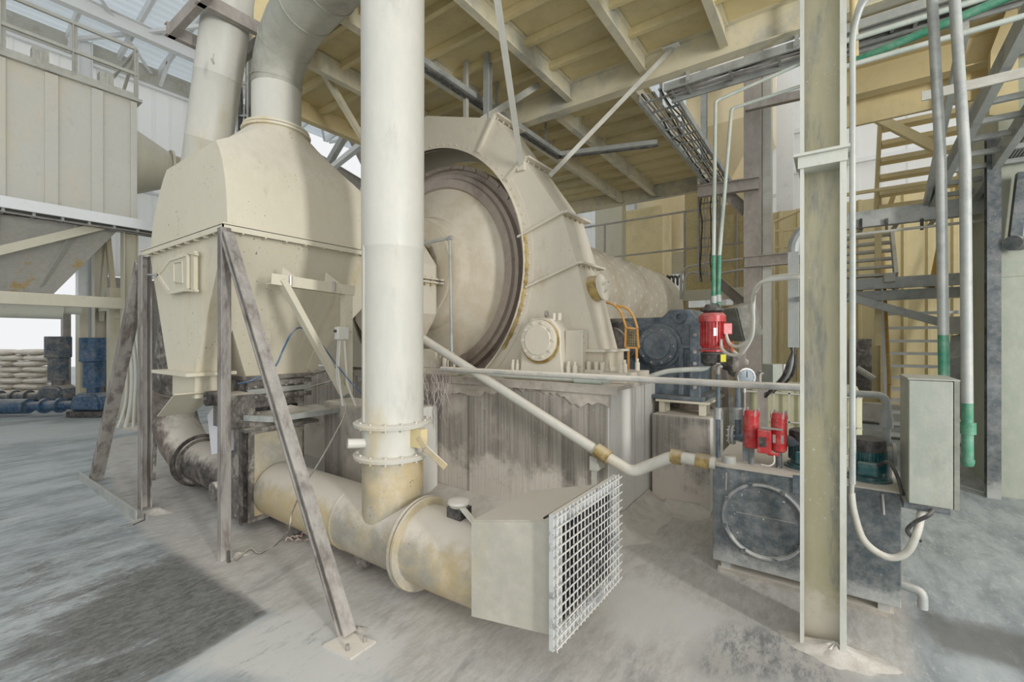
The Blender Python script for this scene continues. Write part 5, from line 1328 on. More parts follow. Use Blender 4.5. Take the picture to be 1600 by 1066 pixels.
# two long vertical pipes by the cabinet
def riser(x0, y0, x1, y1, x2, y2, d, lab, foot=True):
    a, m_, c = D(x0, y0, d), D(x1, y1, d), D(x2, y2, d)
    t = thing('riser_pipe', lab, 'pipe', c)
    g_ = c.lerp(m_, 0.0)
    split = m_.lerp(c, .80)
    obj('pale_section', B().tube([a, m_, split], .029, 16), GREYST, t)
    obj('green_section', B().tube([split, c], .029, 16), GREENP, t, label='green lower length of the pipe')
    if foot:
        obj('coupling', B().cyl(D(x2, 660, d), D(x2, 678, d), .040, n=16), GREENP, t)
        obj('end_cap', B().lathe(c+vec(0, 0, -.02), (0, 0, 1), [(0, .01), (.01, .028), (.03, .034), (.05, .034)], 16), GREENP, t)
    return t
riser(1456, -10, 1470, 250, 1475, 592, 2.95, 'pale grey riser ending behind the cabinet top', False)
riser(1491, -10, 1508, 250, 1512, 725, 2.85, 'pale grey riser passing beside the cabinet and ending green above the floor')

# ================================================================ FILTER HOUSE (far left)
FU = -12.0
tp_, bt_ = 6.78, 4.27
t = thing('filter_house', 'big pale filter house raised on a cream steel frame, with ribbed panels', 'dust collector', (-13, 1, 4.3))
obj('casing', B().box((FU-2.4, -3.0, bt_), (FU, 3.10, tp_)), BAG, t, smooth=False)
for px0, px1 in ((-60, -42), (-2, 8), (69, 90), (142, 160), (203, 213)):
    a, c = U(px0, 200, FU).y, U(px1, 200, FU).y
    obj('rib', B().box((FU, a, bt_), (FU+.05, min(c, 3.12), tp_-.02)), BAG, t, smooth=False)
obj('top_rim', B().box((FU-2.45, -3.05, tp_), (FU+.09, 3.18, tp_+.06)), GREYPAINT, t, smooth=False)
obj('bin', B().hexa([(FU-1.5, -3.0, 2.62), (FU-.85, -3.0, 2.62), (FU-.85, 1.95, 2.62), (FU-1.5, 1.95, 2.62)], [(FU-2.35, -3.0, bt_), (FU-.06, -3.0, bt_), (FU-.06, 2.98, bt_), (FU-2.35, 2.98, bt_)]), HOPPERG, t, smooth=False)
bb = B()
for v in (-1.4, -.1, 1.15, 2.3):
    k = 1-(v-2)*.28 if v > 2 else 1
    bb.beam((FU-.02, v, bt_-.05), (FU-.02-.82*k, v-(.5 if v > 2 else 0), bt_-1.6*k), 'B', .08, .05)
obj('bin_rib', bb, HOPPERG, t, smooth=False)
obj('screw_trough', B().cyl((FU-1.15, -3.0, 2.42), (FU-1.15, 2.15, 2.42), .24, n=28).cyl((FU-1.15, 2.15, 2.42), (FU-1.15, 2.45, 2.42), .13, n=20), mat('trough_paint', (206, 206, 192), None, dust=.2), t)
fr = obj('support_frame', B().beam((FU+.02, -3, 2.50), (FU+.02, 3.1, 2.50), 'C', .16, .22, .02), CREAM_CLEAN, t, smooth=False)
for u in (FU+.02, FU-2.2):
    for v in (2.98, -2.6): obj('column', B().beam((u, v, 0), (u, v, bt_), 'I', .24, .24, .016), CREAM_CLEAN, t, smooth=False)
for u, v in ((FU-1.0, 2.98),): obj('column', B().beam((u, v, 0), (u, v, 2.9), 'B', .24, .24), CREAM_CLEAN, t, smooth=False)
obj('brace', B().beam((FU+.05, -.15, 2.62), (FU+.05, 2.75, bt_-.12), 'B', .11, .15), CREAM_CLEAN, t, smooth=False)
obj('brace', B().beam((FU-2.1, 2.98, 2.2), (FU-1.5, 2.98, bt_), 'B', .09, .09), CREAM_CLEAN, t, smooth=False)
obj('brace', B().beam((FU-.9, 2.98, 2.2), (FU-1.6, 2.98, bt_), 'B', .09, .09), CREAM_CLEAN, t, smooth=False)
obj('cross_beam', B().beam((FU-2.4, 2.98, 2.5), (FU, 2.98, 2.5), 'B', .12, .18), CREAM_CLEAN, t, smooth=False)
obj('outlet_cone', B().lathe((FU-.75, 3.10, 5.72), (0.12, 1, 0), [(0, .78), (.78, .40)], 40).lathe((FU-.66, 3.88, 5.72), (0.12, 1, 0), [(0, .40), (0, .47), (.05, .47), (.05, .40)], 40), CREAM_CLEAN, t)
obj('outlet_elbow', B().tube([vec(FU-.65, 3.93, 5.72), vec(FU-.6, 4.3, 5.68), vec(FU-.5, 4.65, 5.45), vec(FU-.4, 4.95, 5.1)], .37, 28), mat('rust_elbow_paint', (178, 160, 138), (120, 92, 66), .5, .66, 2.2, dust=.1), t)
# walkway channel with cable tray at the casing foot
t = thing('cable_channel', 'pale walkway edge channel with cable tray along the foot of the filter house', 'channel', (FU+.4, 0, 4.2))
obj('edge_channel', B().beam((FU+.35, -3, 4.13), (FU+.35, 3.75, 4.13), 'C', .12, .20, .015), WHITEST, t, smooth=False)
obj('tray_bed', B().box((FU+.0, -3, 4.03), (FU+.34, 3.75, 4.05)), GREYST, t, smooth=False)
for i in range(4): obj('cable', B().tube(smooth_path([vec(FU+.08+i*.07, -3+k*.67, 4.0-.03*random.random()) for k in range(11)], 2), .02, 6), STEEL if i % 2 else DARK, t)
bb = B()
for i in range(18): bb.box((FU+.02, -2.9+i*.37, 3.97), (FU+.33, -2.86+i*.37, 4.03))
obj('rungs', bb, GREYST, t, smooth=False)
# railing along the roof
t = thing('roof_railing', 'pale grey railing along the top of the filter house', 'railing', (FU, 1, tp_))
ry = [U(5, 60, FU).y, U(118, 100, FU).y, U(214, 150, FU).y]
for v in [-1.4]+ry: obj('post', B().beam((FU-.02, v, tp_+.06), (FU-.02, v, tp_+1.16), 'L', .08, .08, .012), GREYPAINT, t, smooth=False)
for z in (tp_+1.14, tp_+.6): obj('rail', B().beam((FU-.02, -2.4, z), (FU-.02, ry[2], z), 'L', .06, .06, .012), GREYPAINT, t, smooth=False)
obj('kick_plate', B().beam((FU-.02, -2.4, tp_+.14), (FU-.02, ry[2], tp_+.14), 'B', .012, .1), GREYPAINT, t, smooth=False)
obj('end_rail', B().beam((FU-.02, ry[2], tp_+1.14), (FU-1.0, ry[2]-.0, tp_+.5), 'B', .05, .05).beam((FU-.02, ry[2], tp_+1.12), (FU-2.2, ry[2], tp_+1.12), 'B', .05, .05), GREYPAINT, t, smooth=False)
for i, px in enumerate((22, 80, 128)):
    p = U(px, 110, FU-.5); 
    t = thing('pulse_valve', ['dark hoop of the pulse valve nearest the frame edge on the filter house roof', 'small dark pulse valve behind the middle railing post of the filter house', 'dark hoop of the pulse valve beyond the middle railing post'][i], 'valve', (FU-.45, p.y, tp_))
    obj('valve_cap', B().lathe((FU-.4, p.y, tp_+.06), (0, 0, 1), [(0, .14), (.12, .15), (.17, .12), (.18, .02)], 20), GREYPAINT, t)
    obj('hoop', B().tube([vec(FU-.4, p.y+.17*math.cos(a), tp_+.06+.22*math.sin(a)) for a in [k*PI/10 for k in range(11)]], .02, 6), DARK, t)
for i, px in enumerate((62, 165)):
    p = U(px, 110, FU-.15)
    one('valve_box', B().box((FU-.25, p.y-.11, tp_+.06), (FU-.05, p.y+.11, tp_+.42)).box((FU-.05, p.y-.02, tp_+.08), (FU-.03, p.y+.02, tp_+.40)), GREYPAINT, ['upright grey ribbed box on the roof rim before the middle railing post', 'upright grey ribbed box on the roof rim near the railing end'][i], 'box', smooth=False)
one('air_header', B().cyl((FU-.6, -3, tp_+.24), (FU-.6, 2.6, tp_+.24), .06, n=14), GREYPAINT, 'pale air header pipe lying along the roof of the filter house', 'pipe')

# lower wall behind the frame and odd vertical pieces
wl2 = cladding((-17.3, 3.2, 0), (-17.3, 9.5, 0), 0.0, 3.6, 0.25, 0.03, (1, 0, 0)); struct('wall_left', wl2, mat('grey_cladding', (160, 156, 150), None, dust=.1), smooth=False)
wl3 = cladding((-17.2, -9, 0), (-17.2, 1.5, 0), 0.0, 3.6, 0.42, 0.05, (1, 0, 0)); struct('wall_left', wl3, WALLM, smooth=False)
for i, (px, w, d, m, z, lab) in enumerate(((103, .28, 12.5, TAUPE, 3.0, 'dark-edged upright post in the bright gap behind the dusty blower'), (128, .42, 11.3, CREAM_CLEAN, 2.8, 'cream post between the two blue blowers'), (176, .18, 12.0, GREYST, 2.5, 'narrow grey upright beyond the bright blue blower'))):
    p = D(px, 600, d); one('post', B().beam((p.x, p.y, 0), (p.x, p.y, z), 'B', w, .16), m, lab, 'post', smooth=False)

# ---------------------------------------------------------------- blowers
def blower(px, by, d, body, lab, s=1.0, pipe=BLUE):
    p = D(px, by, d); x, y = p.x, p.y
    t = thing('blower', lab, 'blower', (x, y, 0), 'upright blowers under the filter house')
    ax = RT
    def c(r, f, z): return vec(x, y, 0)+ax*(r*s)+FW*(f*s)+vec(0, 0, z*s)
    obj('base', B().cbox(c(0, 0, .07), (.8*s, .5*s, .12*s), YAW), DARK, t, smooth=False)
    prof = []
    for a in range(0, 181, 15): prof.append((-.19+.19*math.cos(math.radians(180-a)) if a < 90 else .19-.19*math.cos(math.radians(a)) , .40+.19*math.sin(math.radians(a)) if True else 0))
    pl = [(-.36, .14), (.36, .14), (.38, .3), (.32, .46), (.2, .54), (-.2, .54), (-.32, .46), (-.38, .3)]
    obj('casing', B().extr([c(a, -.2, z) for a, z in pl], FW*.4*s), body, t, bevel=.05*s, smooth=False)
    f = obj('end_cover', B().extr([c(a*.8+.02, -.26, z*.8+.06) for a, z in pl], FW*.08*s), body, t, bevel=.03*s, smooth=False)
    obj('neck', B().cyl(c(0, 0, .52), c(0, 0, .68), .13*s, n=20), body, t)
    obj('silencer', B().lathe(c(0, 0, .66), (0, 0, 1), [(0, .2*s), (.58*s, .2*s), (.6*s, .26*s), (1.12*s, .26*s), (1.14*s, .25*s)], 28), body, t)
    obj('outlet_pipe', B().cyl(c(-.36, 0, .26), c(-.75, 0, .24), .1*s, n=18).cyl(c(-.75, 0, .24), c(-.80, 0, .24), .17*s, n=18).cyl(c(-.80, 0, .24), c(-1.1, 0, .23), .12*s, n=18).cyl(c(-1.1, 0, .23), c(-1.16, 0, .23), .17*s, n=18).cyl(c(-1.16, 0, .23), c(-1.5, 0, .22), .1*s, n=18), body, t)
    obj('long_pipe', B().cyl(c(-1.5, 0, .22), c(-4.2, 0, .20), .17*s, n=22), pipe, t)
    return t
blower(147, 646, 10.3, BLUE, 'bright blue upright blower nearest the legs of the hopper')
blower(91, 628, 11.9, BLUEDUSTY, 'dust-coated dark blue blower beside the stacked bags', 1.02, BLUEDUSTY)
t = thing('hand_wheel', 'small dark ring handle by the bright gap right of the bright blue blower', 'wheel', D(174, 595, 11.5))
obj('rim', B().tube([D(176, 595, 11.5)+RT*.14*math.cos(a)+vec(0, 0, .14*math.sin(a)) for a in [k*2*PI/20 for k in range(21)]], .018, 6, False), DARK, t)
obj('stand', B().beam(D(176, 595, 11.5)+FW*.03, vec(D(176, 595, 11.5).x, D(176, 595, 11.5).y, 0)+FW*.03, 'B', .03, .03), DARK, t)
obj('bar', B().cyl(D(176, 595, 11.5)-RT*.14, D(176, 595, 11.5)+RT*.14, .012, n=6), DARK, t)

# ---------------------------------------------------------------- stacked bags
def bag_mesh():
    b = B(); L, W, H = .40, .25, .085; rs = []
    for i in range(11):
        f = i/10*2-1; k = (1-abs(f)**5)**.5 if abs(f) < 1 else .15
        k = max(.18, k); rs.append([vec(L*f, W*k**.5*math.cos(a)*(.96+.04*math.cos(4*a)), H*k*abs(math.sin(a))**.6*(1 if math.sin(a) >= 0 else -1)) for a in [j*2*PI/16 for j in range(16)]])
    return b.rings(rs)
bag0 = obj('filled_bag', bag_mesh(), WRAP)
names = ['bottom', 'second', 'third', 'fourth', 'fifth', 'sixth', 'seventh', 'eighth', 'topmost']
B0 = D(34, 625, 12.9); k = 0
for r in range(9):
    for c in range(2):
        o = bag0 if k == 0 else bag0.copy()
        if k: COL.objects.link(o)
        off = (c-.5)*.80+(.18 if r % 2 else -.10)
        p = vec(B0.x, B0.y, 0)+RT*off+FW*random.uniform(-.04, .04)
        o.location = (p.x, p.y, .09+r*.163); o.rotation_euler = (random.uniform(-.04, .04), random.uniform(-.03, .03), YAW+random.uniform(-.06, .06))
        tag(o, 'filled pale bag, %s, %s' % (['bottom layer', 'second layer up', 'third layer up', 'fourth layer up', 'fifth layer up', 'sixth layer up', 'seventh layer up', 'second layer from top', 'top layer'][r], 'blower side of the stack' if c else 'outer side of the stack'), 'bag', 'filled bags stacked beside the blowers')
        k += 1
for i, (x0, x1, x2, lab) in enumerate(((200, 206, 196, 'thickest pale hose'), (207, 212, 208, 'thin pale hose hugging the frame column'), (213, 219, 222, 'pale hose closest to the hopper leg'), (196, 198, 184, 'pale hose bending away toward the blower'))):
    one('hanging_hose', B().tube(smooth_path([D(x0+5, 492, 8.8), D(x0, 520, 8.8), D(x1, 580, 8.8), D(x1-2, 630, 8.8), Z(x2, 668, .03)], 5), .035 if i == 0 else .024, 8), WHITEPL,
        lab+' hanging down from the filter house frame', 'hose', 'pale hoses hanging by the frame column')
one('dust_heap', B().blob(Z(212, 668, -.01), (.7, .4, .12), seed=21), DUSTM, 'spilled pale powder under the hanging hoses', 'dust', kind='stuff')

# ================================================================ BEHIND THE MILL
WV = 12.75
def onV(px, py): return V(px, py, WV)
dk0, dk1 = onV(880, 455), onV(1166, 455)
zd = 3.05
t = thing('walkway', 'cream walkway crossing behind the mill with a thin taupe railing', 'walkway', (dk0.x, WV, zd))
obj('deck_plate', B().box((dk0.x, WV, zd), (dk1.x+.4, WV+1.75, zd+.05)), YELLOW, t, smooth=False)
obj('edge_beam', B().beam((dk0.x, WV, zd-.1), (dk1.x+.4, WV, zd-.1), 'C', .1, .28, .02), CREAM_CLEAN, t, smooth=False)
for y in (342, 397):
    a = onV(1000, y); obj('rail', B().beam((dk0.x, WV, a.z), (dk1.x+.1, WV, a.z), 'B', .045, .045), TAUPE, t, smooth=False)
for px in (945, 1070, 1150): a = onV(px, 400); obj('post', B().beam((a.x, WV, zd), (a.x, WV, onV(1000, 342).z), 'B', .05, .05), TAUPE, t, smooth=False)
for px in (1062, 1152): a = onV(px, 400); obj('leg', B().beam((a.x, WV+.3, 0), (a.x, WV+.3, zd), 'B', .25, .25), YELLOW, t, smooth=False)
obj('under_beam', B().beam((dk0.x+1, WV+.5, zd-.55), (dk1.x+.4, WV+.5, zd-.55), 'I', .2, .3, .02), YELLOW, t, smooth=False)
def slab(name, x0, y0, x1, y1, v, th, m, lab, cat, **k):
    a, c = V(x0, y0, v), V(x1, y1, v); zt_ = max(a.z, V(x1, y0, v).z) if False else V((x0+x1)/2, y0, v).z; zb2 = V((x0+x1)/2, y1, v).z
    return one(name, B().box((a.x, v, max(0, zb2)), (c.x, v+th, zt_)), m, lab, cat, smooth=False, **k)
slab('duct_box', 978, 325, 1035, 700, 14.3, 1.0, YELLOW, 'plain ochre-cream box duct behind the walkway railing', 'box duct')
slab('duct_box', 930, 320, 972, 700, 15.8, .4, CREAM_CLEAN, 'pale cream upright behind the mill beside the ochre box duct', 'upright')
b = cladding((V(1070, 400, 14.2).x, 14.2, 0), (V(1166, 400, 14.2).x, 14.2, 0), 3.1, 6.3, .5, .06, (0, -1, 0))
one('panel_screen', b, mat('olive_cladding', (176, 160, 112), (160, 148, 104), dust=.1), 'olive-cream ribbed panel screen between the railing and the taupe column', 'panel', smooth=False)
sc_ = V(1052, 355, 16.5)
t = thing('cone_hopper', 'cream cone hopper seen in the opening above the walkway', 'hopper', sc_)
obj('cone', B().lathe((sc_.x, 16.5, V(1052, 400, 16.5).z), (0, 0, 1), [(0, .3), (.5, .5), (2.6, 1.6), (4.5, 1.6)], 32), SILVERM, t)
obj('outlet_box', B().cbox((sc_.x, 16.5, V(1052, 412, 16.5).z), (.9, .6, .7)), CREAM, t, smooth=False)
one('hose_coil', B().tube([V(1032+i*1.1, 438+7*math.sin(i*1.1), 13.2)+vec(0, .12*math.cos(i*1.1), 0) for i in range(30)], .03, 6), DARK, 'dark coil of hose lying on the walkway behind the mill', 'hose coil')
slab('warm_wall', 1100, 475, 1250, 640, 15.5, .2, mat('warm_back_wall', (222, 206, 190), None, dust=0), 'pale pinkish wall behind the red motor', 'wall panel')
# silo with sloping bottom and its frame
p = V(1135, 200, 10.8)
t = thing('storage_silo', 'cream silo with a tapering bottom hanging above the deck opening', 'silo', p)
a0, a1 = V(1072, 140, 10.8), V(1196, 140, 10.8); q0, q1 = V(1104, 272, 10.8), V(1130, 272, 10.8)
zt1, zt2, zt3 = V(1135, 120, 10.8).z, V(1135, 190, 10.8).z, V(1135, 272, 10.8).z
obj('silo_body', B().rings([[vec(a0.x, 10.8, zt1+1.5), vec(a1.x, 10.8, zt1+1.5), vec(a1.x, 13, zt1+1.5), vec(a0.x, 13, zt1+1.5)], [vec(a0.x, 10.8, zt2), vec(a1.x, 10.8, zt2), vec(a1.x, 13, zt2), vec(a0.x, 13, zt2)], [vec(q0.x, 11.5, zt3), vec(q1.x, 11.5, zt3), vec(q1.x, 12.1, zt3), vec(q0.x, 12.1, zt3)]]), SILVERM, t, smooth=False)
obj('outlet_box', B().box((q0.x-.05, 11.3, zt3-.55), (q1.x+.6, 12.2, zt3)), YELLOW, t, smooth=False)
obj('top_frame', B().beam((a0.x-.4, 10.6, zt1-.0), (a1.x+.6, 10.6, zt1-.0), 'I', .2, .3, .02), WHITEST, t, smooth=False)
for px in (1100,): a = V(px, 150, 10.5); obj('frame_post', B().beam((a.x, 10.5, 5.0), (a.x, 10.5, 9), 'C', .12, .1, .01), GREYST, t, smooth=False)
# slanted handrail beside the cable ladder
t = thing('stair_railing', 'thin white sloping handrail in front of the cream silo', 'railing', V(1040, 160, 9.5))
hA, hB, hC = V(1039, 152, 9.6), V(1092, 230, 9.6), V(1093, 268, 9.6)
obj('rail', B().beam(hA, hB, 'B', .05, .05), WHITEST, t, smooth=False)
for f in (.0, .5, 1.0): a = hA.lerp(hB, f); obj('post', B().beam(a, a+vec(0, 0, -.75), 'B', .05, .05), WHITEST, t, smooth=False)
obj('toe_rail', B().beam(hA+vec(-.1, 0, -.5), hB+vec(.1, 0, -.7), 'B', .06, .1), WHITEST, t, smooth=False)
# taupe H column and friends
def post(px0, px1, y0, y1, v, m, lab, kind='I', ground=True, name='steel_column', t_=.02):
    a, c = V(px0, 400, v), V(px1, 400, v); cx = (a.x+c.x)/2
    return one(name, B().beam((cx, v, 0 if ground else V(px0, y1, v).z), (cx, v, V((px0+px1)/2, y0, v).z), kind, c.x-a.x, .3, t_, up=(0, 1, 0)), m, lab, 'column', smooth=False)
tc = post(1164, 1190, 40, 600, 9.3, TAUPE, 'wide taupe steel column standing behind the red motor', 'B')
post(1193, 1206, 60, 600, 9.5, GREYPAINT, 'thin pale column pressed against the wide taupe one', 'B')
post(1214, 1240, -60, 600, 13.6, WHITEST, 'bright white column in the gap beside the tall steel column', 'B')
post(1190, 1214, 470, 640, 11.0, YELLOW, 'ochre post behind the small grey control box', 'B')
one('cross_beam', B().beam(V(1090, 300, 9.1), V(1186, 286, 9.1), 'I', .12, .22, .02), TAUPE, 'taupe beam joining the taupe column at silo outlet height', 'beam', smooth=False)
one('cross_beam', B().beam((V(1163, 410, 9.1).x, 9.1, V(1163, 410, 9.1).z), (V(1250, 410, 9.1).x, 9.1, V(1163, 410, 9.1).z), 'I', .12, .2, .02), TAUPE, 'taupe beam running from the taupe column towards the near column', 'beam', smooth=False)
one('diagonal_brace', B().beam(V(1112, 282, 9.4), V(1166, 330, 9.4), 'I', .12, .2, .02), TAUPE, 'dark taupe brace slanting down to the taupe column', 'brace', smooth=False)
one('roof_beam', B().beam(V(1165, 168, 8.9), V(1262, 146, 8.9), 'C', .1, .14, .015), TAUPE, 'brownish beam at the top of the taupe column', 'beam', smooth=False)
one('diagonal_brace', B().beam(V(1122, 440, 10.5), V(1168, 480, 10.5), 'I', .14, .2, .02), TAUPE, 'taupe brace under the walkway beside the green pipe feet', 'brace', smooth=False)
# conduits under the walkway
for i, (pts, lab) in enumerate((([(1064, 468), (1064, 428), (1072, 418), (1100, 412), (1160, 405)], 'upper thin conduit arching beside the mill end'), ([(1069, 470), (1069, 436), (1078, 425), (1110, 430), (1240, 408)], 'lower thin conduit arching beside the mill end'))):
    one('wall_conduit', B().tube(corner_path([V(x, y, 11.5) for x, y in pts], .2), .03, 8), GREYPAINT, lab, 'conduit', 'conduits behind the mill')
# electrical boxes
q = D(1160, 503, 5.0)
t = thing('switch_box', 'tilted dark grey-green electrical box behind the red motor', 'box', q)
M_ = Matrix.Rotation(YAW+.25, 3, 'Z') @ Matrix.Rotation(-.28, 3, 'Y')
obj('box_body', B().cbox(q, (.26, .2, .38), M=M_), mat('dark_box', (112, 112, 102), None, dust=.25), t, bevel=.008, smooth=False)
obj('box_lid', B().cbox(q+M_ @ vec(.0, -.11, 0), (.25, .02, .37), M=M_), mat('dark_box_lid', (98, 98, 90), None, dust=.25), t, bevel=.006, smooth=False)
obj('stand_post', B().beam(q+vec(0, 0, -.15), vec(q.x, q.y, .0), 'B', .06, .06), TAUPE, t, smooth=False)
q = D(1209, 587, 4.6)
t = thing('control_box', 'small grey control box with a green lamp by the tall steel column', 'box', q)
obj('box_body', B().cbox(q, (.17, .14, .24), YAW+.3), CABINET, t, bevel=.006, smooth=False)
obj('door_strip', B().cbox(q+RT*.075-FW*.055, (.035, .02, .24), YAW+.3), GREYPAINT, t, smooth=False)
gl = bpy.data.materials.new('green_lamp'); gl.use_nodes = True
gb = gl.node_tree.nodes['Principled BSDF']; gb.inputs['Base Color'].default_value = (.05, .6, .3, 1); gb.inputs['Emission Color'].default_value = (.1, 1, .5, 1); gb.inputs['Emission Strength'].default_value = 1.5
obj('lamp', B().cyl(q+RT*.075-FW*.07+vec(0, 0, -.04), q+RT*.075-FW*.078+vec(0, 0, -.04), .008, n=12), gl, t)
obj('stand_post', B().beam(q+vec(0, 0, -.1), vec(q.x, q.y, 0), 'B', .06, .06), TAUPE, t, smooth=False)
# small orange and finned motor behind the red one
q = D(1133, 545, 5.3)
t = thing('finned_motor', 'dusty finned motor with an orange end standing behind the red motor', 'motor', q)
ax_ = (RT*.8+vec(0, 0, -.6)).normalized()
obj('motor_body', B().cyl(q-ax_*.08+vec(0, 0, -.1), q+ax_*.22+vec(0, 0, -.1), .13, n=24), MOTTLE, t)
obj('orange_end', B().cbox(q+vec(0, 0, .05)-FW*.05, (.12, .1, .3), YAW-.2), mat('orange_red', (206, 92, 36), None, dust=.3), t, bevel=.01, smooth=False)
obj('mount', B().beam(q+vec(0, 0, -.2), vec(q.x, q.y, 0), 'B', .06, .06), TAUPE, t, smooth=False)
# galvanised duct and black conduits next to the column
p = V(1240, 450, 3.6)
t = thing('cable_duct', 'galvanised cable duct with a rounded top mounted beside the tall column', 'cable duct', p)
dw = .075
za, zb3, zc3 = V(1240, 360, 3.6).z, V(1240, 400, 3.6).z, V(1240, 543, 3.6).z
obj('duct_body', B().box((p.x-.03, 3.55, zc3), (p.x+.03, 3.62, zb3+.02)), GREYST, t, smooth=False)
obj('curved_top', B().tube(smooth_path([vec(p.x, 3.59, zb3), vec(p.x+.005, 3.59, zb3+.08), vec(p.x+.05, 3.59, zb3+.16), vec(p.x+.14, 3.59, zb3+.2)], 5), .036, 10), GREYST, t)
obj('wall_arm', B().beam(vec(p.x, 3.6, zb3-.3), vec(p.x+.15, 3.35, zb3-.3), 'B', .03, .03), GREYST, t, smooth=False)
for i in range(3):
    one('black_conduit', B().tube(smooth_path([vec(p.x-.015+i*.017, 3.58, zc3+.02), V(1243-i*5, 565, 3.6), V(1236-i*6, 588, 3.65), V(1215-i*4, 607, 3.8), V(1196, 616+i*2, 3.95)], 6), .012, 8), [DARK, GREYST, DARK][i],
        ['black conduit on the outside of the bundle below the galvanised duct', 'grey conduit in the middle of the bundle below the galvanised duct', 'black conduit on the inside of the bundle below the galvanised duct'][i], 'conduit', 'conduits below the galvanised duct')
# caged liquid container behind the tank
p = V(1228, 640, 5.2)
t = thing('caged_tank', 'pale green plastic liquid tank in a wire cage behind the red filters', 'tank', (p.x, 5.2, 0))
obj('plastic_body', B().box((p.x-.33, 5.22, .1), (p.x+.6, 6.0, V(1228, 606, 5.2).z)), mat('ibc_plastic', (178, 176, 140), None, dust=.2), t, bevel=.05)
for i in range(8): x = p.x-.36+i*.13; obj('cage_bar', B().beam((x, 5.17, 0.02), (x, 5.17, V(1228, 603, 5.17).z), 'B', .014, .014), GREYPAINT, t, smooth=False)
for i in range(5): obj('cage_bar', B().beam((p.x-.37, 5.17, .1+i*.28), (p.x+.6, 5.17, .1+i*.28), 'B', .014, .014), GREYPAINT, t, smooth=False)
obj('pallet', B().box((p.x-.38, 5.2, 0), (p.x+.62, 6.02, .1)), TAUPE, t, smooth=False)
one('concrete_plinth', B().box((-.95, 5.85, 0), (.6, 7.6, .62)), CONC, 'pale concrete plinth behind the red oil filters', 'plinth', smooth=False) if False else None
p = V(1192, 640, 4.7)
one('support_post', B().beam((p.x, 4.7, 0), (p.x, 4.7, V(1192, 605, 4.7).z), 'B', .08, .08), TAUPE, 'short dark post standing right behind the red filter pair', 'post', smooth=False)

# ================================================================ RIGHT SIDE: decks, stairs, big bin
def bdir(name, x0, y0, v, L, kind, w, h, m, lab, cat='beam', t_=.015, dz=0):
    a = V(x0, y0, v)
    return one(name, B().beam((a.x, v, a.z), (a.x+L, v, a.z+dz), kind, w, h, t_), m, lab, cat, smooth=False)
one('steel_deck', B().box((.0, 5.62, 5.3), (4.2, 7.6, 5.33)), DECKM, 'cream deck plate beyond the tall steel column', 'deck', smooth=False)
bdir('cross_beam', 1300, 140, 7.2, 1.8, 'I', .18, .36, YELLOW, 'cream cross beam beyond the tall column, above the yellow stair')
one('fascia_plate', B().box((.15, 7.45, 4.58), (3.6, 7.5, 4.98)), YELLOW, 'deep cream fascia plate behind the cream cross beam', 'plate', smooth=False)
cable_ladder([(-.1, 5.9, 4.86), (4.0, 5.9, 4.86)], .34, 2.0, 'cable ladder crossing under the deck on the far side of the tall column', side=(0, 1, 0), cab=8, cm=DARK)
for i, (y, y2, m, r, lab) in enumerate(((104, 0, PALEPIPE, .022, 'lowest pale pipe of the group crossing behind the two tall risers'), (66, 0, PALEPIPE, .022, 'pale green pipe crossing just under the far cable ladder'))):
    a = V(1262, y+17, 4.9); one('crossing_pipe', B().tube([(a.x, 4.9, a.z), (a.x+2.6, 4.9, a.z)], r, 12), m, lab, 'pipe', 'pipes crossing near the deck')
a = V(1335, 96, 5.0); c = V(1600, -15, 4.9)
one('crossing_pipe', B().tube([a, c], .034, 12), GREENP, 'thick dark green pipe rising between the crossing pale pipes', 'pipe', 'pipes crossing near the deck')
a = V(1336, 98, 5.1)
one('drop_pipe', B().tube(corner_path([vec(a.x-.02, 5.1, 5.3), vec(a.x, 5.1, a.z), vec(a.x+.3, 5.1, a.z)], .06), .03, 12), YELLOW, 'short cream pipe dropping from the deck beside the tall column', 'pipe')
bdir('handle_bar', 1440, 151, 5.0, 2.0, 'B', .02, .075, GREYPAINT, 'pale flat bar crossing behind the two tall risers', 'bar')

def flight(name, lab, xl, ys, v0, dv, W, m, td=.2, th=.04, rail=None, ext=1):
    t = thing(name, lab, 'stairs', V(xl, ys[-1], v0))
    P = []
    for i, y in enumerate(ys):
        v = v0+dv*i; z = V(xl, y, v).z; P.append((v, z))
    xs0 = V(xl, ys[0], v0).x
    for v, z in P: obj('tread', B().box((xs0, v-td/2, z-th), (xs0+W, v+td/2, z)), m, t, smooth=False)
    a, c = P[0], P[-1]; d = Vector((0, c[0]-a[0], c[1]-a[1]))
    for x in (xs0-.03, xs0+W+.03): obj('stringer', B().beam(vec(x, a[0], a[1])-d*.05*ext, vec(x, c[0], c[1])+d*.08*ext, 'B', .05, .2), m, t, smooth=False)
    return t, P, xs0
t, P, xs0 = flight('upper_stair', 'yellow-cream steel stair flight hanging below the far deck', 1380, [168, 197, 223, 249, 275, 300, 322], 9.0, .16, .95, YELLOW, .22, .07)
obj('brace', B().beam(V(1322, 160, 8.8), V(1470, 235, 8.8), 'B', .1, .12), YELLOW, t, smooth=False)
t, P, xs0 = flight('lower_stair', 'pale grey steel stair flight going down to the floor behind the cabinet', 1380, [466, 489, 511, 531, 550, 569, 587, 605, 622, 640, 658, 675], 11.6, -.11, 1.15, WHITEST, .2, .05)
rr = V(1382, 350, 11.3)
for x in (0, 1.2):
    obj('handrail', B().tube([vec(xs0+x, 11.7, 3.55), vec(xs0+x, 10.4, .95)], .028, 10), MUSTARD, t, label='mustard yellow handrail')
    obj('handrail_post', B().cyl((xs0+x, 10.5, .2), (xs0+x, 10.5, 1.1), .025, n=8), MUSTARD, t)
